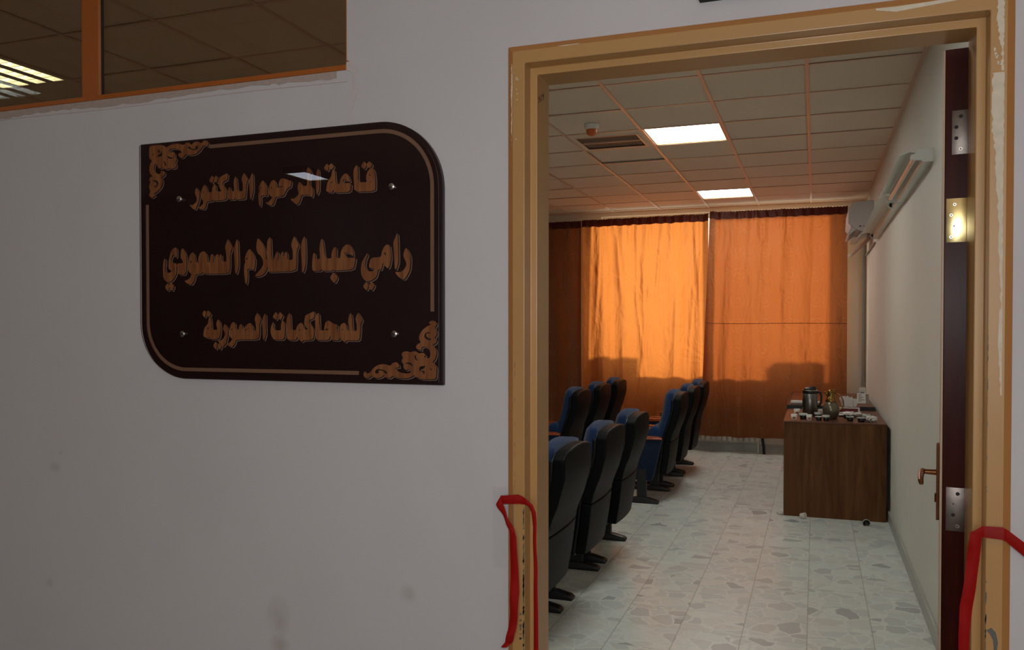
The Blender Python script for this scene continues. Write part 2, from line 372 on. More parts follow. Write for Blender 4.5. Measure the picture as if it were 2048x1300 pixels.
# suspended ceilings: tiles drop between metal tees
GX0, GDX, GY0, GDY = -.055, .597, 5.68, .605
def tiled_ceiling(name, xa, xb, ya, yb, x0, dx, y0, dy, holes, lifted=()):
    xs = [xa] + [x0 + dx * k for k in range(-40, 41) if xa + .03 < x0 + dx * k < xb - .03] + [xb]
    ys = [ya] + [y0 + dy * k for k in range(-40, 41) if ya + .03 < y0 + dy * k < yb - .03] + [yb]
    g = MB()
    for i in range(len(xs) - 1):
        for j in range(len(ys) - 1):
            cx, cy = (xs[i] + xs[i + 1]) / 2, (ys[j] + ys[j + 1]) / 2
            if any(abs(cx - hx) < .2 and abs(cy - hy) < .2 for hx, hy in holes): continue
            x_, X_, y_, Y_ = xs[i] + .004, xs[i + 1] - .004, ys[j] + .004, ys[j + 1] - .004
            lf = next((q for q in lifted if abs(cx - q[0]) < .2 and abs(cy - q[1]) < .2), None)
            dz = random.uniform(0, .004)
            if lf: Y_ -= .035; dz = .01
            g.box(x_, X_, y_, Y_, ZC_ + .004 + dz, ZC_ + .02 + dz)
    o = struct(g.build(name, 'tile'))
    g = MB()
    for x in xs[1:-1]: g.box(x - .011, x + .011, ya, yb, ZC_ - .001, ZC_ + .003)
    for y in ys[1:-1]: g.box(xa, xb, y - .010, y + .010, ZC_ + .0005, ZC_ + .0035)
    for x in (xa, xb): g.box(x - .0, x + .02, ya, yb, ZC_ - .001, ZC_ + .003) if x == xa else g.box(x - .02, x, ya, yb, ZC_ - .001, ZC_ + .003)
    for y in (ya, yb): g.box(xa, xb, y, y + .02, ZC_ - .0005, ZC_ + .003) if y == ya else g.box(xa, xb, y - .02, y, ZC_ - .0005, ZC_ + .003)
    return o, g
LX = GX0 - 1.5 * GDX                      # column of lamps over the aisle
LX2 = GX0 - 7.5 * GDX                     # column seen through the transom
LY = [GY0 - 3.5 * GDY, GY0 + 1.5 * GDY, GY0 + 6.5 * GDY]
room_holes = [(LX, y) for y in LY] + [(LX2, y) for y in LY]
GR = (GX0 - 2.5 * GDX, GY0 + 1.5 * GDY)
o, g = tiled_ceiling('ceiling', -8, XR, YW1, YF, GX0, GDX, GY0, GDY, room_holes + [GR], lifted=[(GX0 - 2.5 * GDX, GY0 + 2.5 * GDY)])
struct(g.build('trim_1', 'tbar'))
b = MB(); b.box(-8.14, .7, 2.0, 10.85, 3.2, 3.26); struct(b.build('ceiling_slab', 'plenum'))
HLX = -4.91; HL = [(HLX, .302), (HLX, -2.718), (1.2, -2.718)]
o, g = tiled_ceiling('ceiling_corridor', -9, 3.6, -3.6, 2.0, HLX + .3, .6, 0.0, .604, [HL[0], HL[2]])
struct(g.build('trim_2', 'tbar'))
b = MB(); b.box(-9.1, 3.7, -3.7, 2.0, 3.2, 3.26); struct(b.build('ceiling_slab_corridor', 'plenum'))

def diffuser_lamp(cx, cy, label, st, w=GDX, d=GDY, group=None, col=(.96, 1, .95), z=ZC_ + .004):
    r = thing('ceiling_lamp', label, 'ceiling lamp', (cx, cy, z), group=group)
    hw, hd = w / 2 - .012, d / 2 - .012
    g = MB(); g.box(-hw, hw, -hd, hd, .05, .06)
    for s in (-1, 1):
        g.box(min(s * hw, s * (hw - .012)), max(s * hw, s * (hw - .012)), -hd, hd, 0, .055)
        g.box(-hw + .012, hw - .012, min(s * hd, s * (hd - .010)), max(s * hd, s * (hd - .010)), 0, .055)
    g.build('housing', 'gold', r)
    g = MB(); g.box(-hw + .013, hw - .013, -hd + .011, hd - .011, .006, .012); g.build('diffuser', emit('lamp_diffuser', col, st), r)
    return r
def louvre_lamp(cx, cy, label, st, col, w=GDX, d=GDY, nx=4, ny=8, group=None):
    r = thing('louvre_lamp', label, 'ceiling lamp', (cx, cy, ZC_ + .002), group=group)
    hw, hd = w / 2 - .012, d / 2 - .012
    g = MB(); g.box(-hw, hw, -hd, hd, .115, .12)
    for s in (-1, 1):
        g.box(min(s * hw, s * (hw - .006)), max(s * hw, s * (hw - .006)), -hd, hd, 0, .115)
        g.box(-hw + .006, hw - .006, min(s * hd, s * (hd - .006)), max(s * hd, s * (hd - .006)), 0, .115)
    g.build('housing', 'white_enamel', r)
    e = emit('lamp_tube_light', col, st); cw = 2 * (hw - .006) / nx; cd = 2 * (hd - .006) / ny
    for i in range(nx):
        x = -hw + .006 + cw * (i + .5)
        g = MB(); g.tube([(x, -hd + .02, .088), (x, hd - .02, .088)], .014, 10); g.build('tube', e, r)
    g = MB()
    for i in range(1, nx):
        x = -hw + .006 + cw * i; g.prism([(x - .030, 0), (x + .030, 0), (x + .004, .075), (x - .004, .075)], -hd + .006, hd - .006, 'y')
    for s in (-1, 1):
        x = s * (hw - .006); g.prism([(x, 0), (x - s * .03, 0), (x - s * .004, .075), (x, .075)], -hd + .006, hd - .006, 'y')
    for j in range(1, ny):
        y = -hd + .006 + cd * j
        for i in range(nx):
            x = -hw + .006 + cw * (i + .5); g.box(x - cw / 2 + .03, x + cw / 2 - .03, y - .003, y + .003, .002, .06)
    g.build('louvre', 'louvre', r)
    return r
M['louvre'] = plain('satin_aluminium_louvre', 'dcdcd2', .3, .35, noise=.04)
diffuser_lamp(LX, LY[1], 'square white ceiling lamp nearer the doorway, brightly lit beside the vent grille', ROOM_LAMP, group='lit square lamps over the aisle')
diffuser_lamp(LX, LY[2], 'square white ceiling lamp farther from the doorway, lit near the curtains', ROOM_LAMP, group='lit square lamps over the aisle')
diffuser_lamp(LX, LY[0], 'square white ceiling lamp just inside the doorway above the nearest chairs', ROOM_LAMP, group='lit square lamps over the aisle')
louvre_lamp(LX2, LY[0], 'louvred square ceiling lamp seen through the left transom pane', LOUVRE_LAMP, (.92, 1, .80))
for y in LY[1:]: louvre_lamp(LX2, y, 'unseen louvred square ceiling lamp over the far side of the hall', LOUVRE_LAMP, (.92, 1, .80), group='louvred lamps of the far hall side')  # hidden lamps continuing the column, added to light the hall
for i, (x, y) in enumerate(HL):
    if i != 1: louvre_lamp(x, y, ['louvred corridor lamp mirrored in the left transom pane', '', 'unseen louvred corridor lamp added over the passage behind the viewer'][i], 75 if i == 0 else HALL_LAMP, (.86, .90, 1.0), w=.6, d=.604)  # lamp behind the viewer is unseen, added to light the door wall
    else: diffuser_lamp(-4.55, -2.88, 'narrow bluish corridor lamp mirrored in the top of the name sign', 9.0, w=.27, d=.46, col=(.82, .88, 1.0), z=ZC_ - .058)

# ---------------------------------------------------------------- windows
def window(name, w, blocks):
    r = sroot(name, ((w[0] + w[1]) / 2, YF + .12, w[2])); hw = (w[1] - w[0]) / 2; h = w[3] - w[2]
    g = MB(); t = .04
    for x0, x1, z0, z1 in [(-hw, -hw + t, 0, h), (hw - t, hw, 0, h), (-hw + t, hw - t, 0, t), (-hw + t, hw - t, h - t, h)]: g.box(x0, x1, -.02, .02, z0, z1, .003)
    g.build('window_frame', 'white_enamel', r)
    g = MB(); g.box(-hw + t, hw - t, -.003, .003, t, h - t); g.build('window_pane', 'win_glass', r)
    for x0, x1, zt in blocks:
        g = MB(); g.box(x0, x1, .2, .5, -.3, zt, .01); g.build('outdoor_shade_block', 'hall_wall', r)  # unseen outdoor block, put in to cast the boxy shade on the curtain
window('window_1', W1, [(-.72, -.01, .34)])
window('window_2', W2, [(.12, .70, .32)])
window('window_4', (-1.0, 2.4, 1.05, 2.85), [])  # unseen window, assumed behind the viewer to light the corridor
bpy.data.objects['window_4'].location = (.7, -3.66, 1.05)

# ---------------------------------------------------------------- transom window above the sign
r = sroot('window_3', (-1.206, 2.0, 2.225), 'orange brown framed transom window with smoked glass')
g = MB(); g.box(-2.994, 0, -.004, .045, 0, .0145, .002); g.box(-2.994, 0, .005, .045, .73, .755); g.build('window_frame', 'transom', r)
g = MB(); g.box(-.943, -.877, -.002, .010, .0145, .755, .001); g.build('mullion', 'transom', r)
g = MB(); g.box(-.942, -.876, .010, .020, .0145, .755); g.build('gasket', 'dark', r)
g = MB(); g.box(-.003, 0, .0, .03, .0145, .75); g.build('side_bead', 'transom', r)
g = MB(); g.box(-2.994, -.942, .020, .025, .0145, .75); g.build('window_pane', 'tint_glass', r)
g = MB(); g.box(-.876, -.003, .020, .025, .0145, .75); g.build('window_pane', 'tint_glass', r)
# broken plaster under it: bare mortar strip with a ragged lower edge and a soft ridge
rr = random.Random(3)
top = [(x, 2.2250) for x in (-1.238, -4.2)]
low = []; x = -4.2
while x < -1.235:
    low.append((x, 2.2245 - .014 - .006 * rr.random() - .004 * math.sin(x * 9) - (.004 if x < -2 else 0))); x += .008 + .03 * rr.random()
g = MB(); g.prism([(-1.238, 2.2248), (-4.2, 2.2248)] + low + [(-1.238, 2.206)], 1.9988, 2.0, 'y')
M['mortar'] = plain('bare_mortar', 'ad9c94', .9, noise=.18, scale=70, bstr=.6)
M['newplaster'] = plain('patched_plaster', 'c9bfbf', .65, noise=.05, scale=50, bstr=.35)
struct(g.build('trim_3', 'mortar'))
g = MB(); low2 = []; x = -4.2
while x < -1.19: low2.append((x, 2.1945 + .002 * math.sin(x * 7))); x += .05
g.prism([(-1.21, 2.2), (-4.2, 2.2)] + low2, 1.9972, 2.0, 'y'); struct(g.build('trim_4', 'newplaster', bevel=.0012))
# cracked plaster running down from the transom corner
def blob(pts, y0, y1, jag=.0): return [(x + rr.uniform(-jag, jag), z + rr.uniform(-jag, jag)) for x, z in pts]
crack = [(-1.2065, 2.246), (-1.195, 2.2478), (-1.1771, 2.2358), (-1.1694, 2.2187), (-1.1756, 2.2086), (-1.1788, 2.1886), (-1.1711, 2.1703), (-1.1758, 2.1518), (-1.1868, 2.1352), (-1.1821, 2.128), (-1.1931, 2.1127), (-1.1995, 2.082), (-1.2055, 2.082), (-1.2015, 2.112), (-1.193, 2.134), (-1.190, 2.150), (-1.184, 2.17), (-1.187, 2.19), (-1.186, 2.21), (-1.196, 2.22), (-1.2065, 2.222)]
g = MB(); g.prism(crack, 1.9978, 2.0, 'y'); g.prism([(-1.171, 2.185), (-1.164, 2.186), (-1.165, 2.176), (-1.170, 2.176)], 1.9985, 2.0, 'y'); g.prism([(-1.196, 2.09), (-1.188, 2.094), (-1.183, 2.086), (-1.19, 2.08)], 1.9985, 2.0, 'y')
struct(g.build('trim_5', 'newplaster', bevel=.0009))
g = MB(); g.prism([(-1.2065, 2.252), (-1.196, 2.2478), (-1.2065, 2.2405)], 1.9983, 2.0, 'y'); struct(g.build('trim_6', 'transom'))

# ---------------------------------------------------------------- door: stepped steel frame, leaf swung into the hall
r = sroot('door_1', (-.174, 2.0, 0), 'ochre painted steel door frame with a dark wooden leaf standing open')
prof = [(.066, 0.0), (.066, -.006), (.050, -.015), (.0185, -.015), (.0185, .030), (0, .030), (0, .130), (.066, .130)]
matidx = [1, 1, 0, 0, 2, 0, 0, 0]
xi, zi = .4948, 2.165
def path_pt(d, k): return [(-xi - d, 0), (-xi - d, zi + d), (xi + d, zi + d), (xi + d, 0)][k]
g = MB(); rows = [[g.bm.verts.new((path_pt(d, k)[0], y, path_pt(d, k)[1])) for k in range(4)] for d, y in prof]
n = len(prof)
for i in range(n):
    a, c = rows[i], rows[(i + 1) % n]
    for k in range(3): g.bm.faces.new((a[k], a[k + 1], c[k + 1], c[k])).material_index = matidx[i]
g.build('door_frame', ['ochre', 'tan', 'ochre2'], r, bevel=.0022)
# peeled paint on the frame (local x = world x + .174)
def jag_poly(g, left, right, y0, y1, amp, n=24):
    """ragged strip between two polylines given as (x,z) top to bottom"""
    def samp(pl, t):
        f = t * (len(pl) - 1); i = min(int(f), len(pl) - 2); u = f - i
        return (pl[i][0] * (1 - u) + pl[i + 1][0] * u, pl[i][1] * (1 - u) + pl[i + 1][1] * u)
    L = [samp(left, i / n) for i in range(n + 1)]; R = [samp(right, i / n) for i in range(n + 1)]
    pts = [(x + rr.uniform(-amp, amp), z) for x, z in L] + [(x + rr.uniform(-amp, amp) * .4, z) for x, z in R[::-1]]
    g.prism(pts, y0, y1, 'y')
g = MB(); X = .174
jag_poly(g, [(.352 + X, 2.205), (.351 + X, 2.16), (.356 + X, 2.13), (.360 + X, 2.08), (.358 + X, 2.055)], [(.3645 + X, 2.205), (.3645 + X, 2.055)], -.0156, -.0149, .003, 30)
jag_poly(g, [(.3445 + X, 2.052), (.3435 + X, 2.0), (.3440 + X, 1.93), (.349 + X, 1.90), (.352 + X, 1.84), (.357 + X, 1.74), (.3615 + X, 1.62), (.3635 + X, 1.50)], [(.3655 + X, 2.052), (.3655 + X, 1.50)], -.0156, -.0149, .0022, 60)
jag_poly(g, [(.361 + X, 1.56), (.358 + X, 1.50), (.361 + X, 1.44), (.364 + X, 1.38)], [(.366 + X, 1.56), (.366 + X, 1.38)], -.0157, -.0149, .001, 16)
for x, z in [(.346, 2.10), (.350, 2.085), (.348, 2.09), (.3525, 2.072)]: jag_poly(g, [(x + X, z + .004), (x + X, z - .003)], [(x + .004 + X, z + .003), (x + .003 + X, z - .004)], -.0155, -.0149, .001, 3)
jag_poly(g, [(-.7225 + X, 2.185), (-.7230 + X, 2.12), (-.7215 + X, 1.98)], [(-.7205 + X, 2.185), (-.7195 + X, 2.13), (-.7212 + X, 1.98)], -.0156, -.0148, .0012, 40)
for i in range(9): x, z = -.712 + X + rr.uniform(0, .008), 2.15 - .02 * i * rr.random(); g.prism([(x, z), (x + .003, z + .002), (x + .002, z - .003)], -.0155, -.0149, 'y')
jag_poly(g, [(-.60 + X, 2.2165), (-.545 + X, 2.2165)], [(-.59 + X, 2.2145), (-.55 + X, 2.2150)], -.0156, -.0149, .0015, 12)
jag_poly(g, [(.12 + X, 2.214), (.16 + X, 2.213), (.33 + X, 2.219)], [(.12 + X, 2.210), (.16 + X, 2.202), (.33 + X, 2.2155)], -.0156, -.0149, .001, 30)
g.build('peeled_patch', 'peel', r)
g = MB()
g.prism([(x + X, z) for x, z in [(.3422, .8842), (.3514, .8907), (.3598, .8811), (.3637, .8605), (.362, .8445), (.364, .80), (.3575, .80), (.3564, .8437), (.3544, .8646), (.3488, .8766)]], -.0157, -.0149, 'y')
z = 1.05
def chips(xs, z0, z1, n, w, hmax):
    for _ in range(n):
        z = rr.uniform(z0, z1); h = rr.uniform(.002, hmax); q = rr.uniform(.4, 1) * w
        g.prism([(xs - q, z), (xs - q * .2, z + h * .6), (xs + q * .3, z + h), (xs + q, z + h * .4), (xs + q * .6, z - h * .3), (xs, z - h)], -.0156, -.0149, 'y')
chips(.3405 + X, .70, 1.02, 22, .0022, .02); chips(.3405 + X, 1.15, 1.5, 14, .0012, .008)
chips(-.690 + X, .70, 1.06, 55, .0028, .014); chips(-.698 + X, .72, .80, 8, .005, .004); chips(-.7135 + X, 1.1, 1.45, 10, .0008, .01)
g.prism([(-.7185 + X, 1.06), (-.7175 + X, 1.12), (-.7165 + X, 1.02), (-.7175 + X, .95)], -.0155, -.0149, 'y')
g.build('paint_chip', 'chipgrey', r)
# pencilled size on the jamb
def stroke(g, pts, x, rad): g.tube([(x, y, z) for y, z in pts], rad, 6)
g = MB(); jx = -xi + .0004; zz_ = 2.117
K = .62
def P_(u, v): return (.030 + (u) * .0016 * 1.0 + .004, zz_ + (v - 14 + u * .34) * .0016)
stroke(g, [P_(2, 8), P_(4, 9), P_(4.5, 6), P_(3.5, 2), P_(3, 0), P_(5, 1)], jx, .0006)
stroke(g, [P_(13, 10), P_(9.5, 9), P_(9.5, 6), P_(12, 5.5), P_(13, 3), P_(10, 1)], jx, .0006)
stroke(g, [P_(21, 12), P_(17, 1)], jx, .0006)
stroke(g, [P_(30, 11), P_(26, 12), P_(26, 8), P_(30, 8.5), P_(30, 12), P_(29.5, 5), P_(28, 2)], jx, .0006)
g.build('handwriting', 'ink', r)
th = math.radians(7.1)
# leaf corner (hinge side, facing the passage) at local (.446,.14); it runs into the hall, leaning to the right wall
lx, ly = .446, .140
ca, sa = math.cos(th), math.sin(th)
def LP(u, v, z): return (lx + u * sa + v * ca, ly + u * ca - v * sa, z)      # u along the leaf, v across its thickness
def lbox(g, u0, u1, v0, v1, z0, z1, bev=0):
    vs = g.faces([LP(u, v, z) for u in (u0, u1) for v in (v0, v1) for z in (z0, z1)], [(0, 1, 3, 2), (4, 6, 7, 5), (0, 4, 5, 1), (2, 3, 7, 6), (0, 2, 6, 4), (1, 5, 7, 3)])
    if bev: bmesh.ops.bevel(g.bm, geom=list({e for v in vs for e in v.link_edges}), offset=bev, segments=2, affect='EDGES', profile=.5)
g = MB(); lbox(g, 0, .93, .004, .053, .008, 2.155, .0015); lf = g.build('door_leaf', 'door', r)
g = MB(); lbox(g, .001, .93, .0, .004, .008, 2.153); g.build('face_panel', 'door_edge', r)
for k, (zc, hw0, mt) in enumerate([(1.965, .018, 'hinge'), (1.766, .008, 'brass_hinge'), (1.106, .012, 'hinge')]):
    g = MB(); lbox(g, -.0018, 0.0, hw0, .051, zc - .05, zc + .05, .0004); g.tube([LP(-.006, .058, zc - .05), LP(-.006, .058, zc + .05)], .0055, 10)
    hg = g.build('hinge', mt, r, smooth=True); hg['label'] = ['dull steel hinge plate', 'shiny brass hinge plate', 'dull steel hinge plate'][k]
    for q, (vv, dz) in enumerate([(.036 if k != 1 else .025, .036), (.027 if k != 1 else .018, .012), (.027 if k != 1 else .024, -.013), (.036 if k != 1 else .018, -.038)]):
        s = MB(); c = LP(-.0018, vv, zc + dz); c2 = LP(-.0026, vv, zc + dz); s.tube([c, c2], .0042 if k != 1 else .0034, 12)
        hole = (k == 0 and q < 3) or (k == 2 and q in (0, 2))
        s.build('screw', 'dark' if hole else 'steel', hg)
        if not hole: s = MB(); s.tube([LP(-.0026, vv, zc + dz), LP(-.0029, vv, zc + dz)], .0016, 8); s.build('screw_slot', 'dark', hg)
g = MB(); lbox(g, .862, .902, -.009, 0, .90, 1.147, .002); lbox(g, .873, .889, -.014, -.009, .955, .985, .003); g.build('handle_plate', 'bronze', r)
g = MB(); g.tube([LP(.882, -.009, 1.052), LP(.882, -.050, 1.052)], [.0095, .0078], 14); g.tube([LP(.882, -.047, 1.055), LP(.875, -.051, 1.052), LP(.80, -.053, 1.048), LP(.765, -.052, 1.040), LP(.760, -.05, 1.030)], [.009, .0095, .0085, .008, .006], 12)
g.build('lever_handle', 'bronze', r, smooth=True)

# ---------------------------------------------------------------- dark plate above the door
t = thing('door_plate', 'dark plate above the door frame, only its lower edge in view', 'sign', (-.10, 2.0, 2.2815))
g = MB(); g.box(-.161, .161, -.012, 0, .004, .16, .002); g.build('plate', 'plate', t)
g = MB(); g.box(-.158, .13, -.0135, 0, .0, .004); g.build('lower_rail', 'dark', t)

# ================================================================ THE NAME SIGN
SX, SZ = -1.399, 1.7215
sg = thing('wall_sign', 'large dark brown sign with three lines of tan Arabic lettering and scroll corners', 'sign', (SX, 2.0, SZ))
def sign_outline(hx, hz, rt, rb, n=18):
    p = [(-hx, hz)]
    p += [(hx - rt + rt * math.sin(a), hz - rt + rt * math.cos(a)) for a in [math.pi / 2 * i / n for i in range(n + 1)]]
    p += [(hx, -hz)]
    p += [(-hx + rb - rb * math.sin(a), -hz + rb - rb * math.cos(a)) for a in [math.pi / 2 * i / n for i in range(n + 1)]]
    return p
g = MB(); g.prism([(x - .0115, z) for x, z in sign_outline(.4975, .350, .186, .165)], -.014, -.0005, 'y'); g.build('backing_board', 'board', sg)
g = MB(); g.prism([(x - .0125, z) for x, z in sign_outline(.4915, .3440, .18, .16)], -.0252, -.0222, 'y'); g.mi = 1
sh = g.build('cover_sheet', ['acrylic', 'acryl_edge'], sg)
for p in sh.data.polygons:
    if abs(p.normal.y) < .5: p.material_index = 1
for x, z in [(-.352, .177), (.345, .173), (-.344, -.218), (.352, -.2165)]:
    g = MB(); g.tube([(x, -.0140, z), (x, -.0222, z)], .005, 14); g.tube([(x, -.0253, z), (x, -.0315, z), (x, -.0330, z)], [.0088, .0088, .0066], 20)
    g.build('standoff', 'steel', sg, smooth=True)
# inlaid border lines
def ribbon_line(path, w):
    L, R = [], []
    for i, p in enumerate(path):
        a = path[max(i - 1, 0)]; b_ = path[min(i + 1, len(path) - 1)]
        dx, dz = b_[0] - a[0], b_[1] - a[1]; m = math.hypot(dx, dz); nx, nz = -dz / m * w / 2, dx / m * w / 2
        L.append((p[0] + nx, p[1] + nz)); R.append((p[0] - nx, p[1] - nz))
    return L + R[::-1]
N = 16; q90 = [math.pi / 2 * i / N for i in range(N + 1)]
up = [(-.255, .3255)] + [(.456 - .155 + .155 * math.sin(a), .3255 - .155 + .155 * math.cos(a)) for a in q90] + [(.456, -.1575)]
lo = [(.236, -.3225)] + [(-.485 + .14 - .14 * math.sin(a), -.3225 + .14 - .14 * math.cos(a)) for a in q90] + [(-.485, .1685)]
for pth in (up, lo):
    g = MB(); g.prism(ribbon_line(pth, .0105), -.0146, -.014, 'y'); g.build('border_line', 'border', sg)
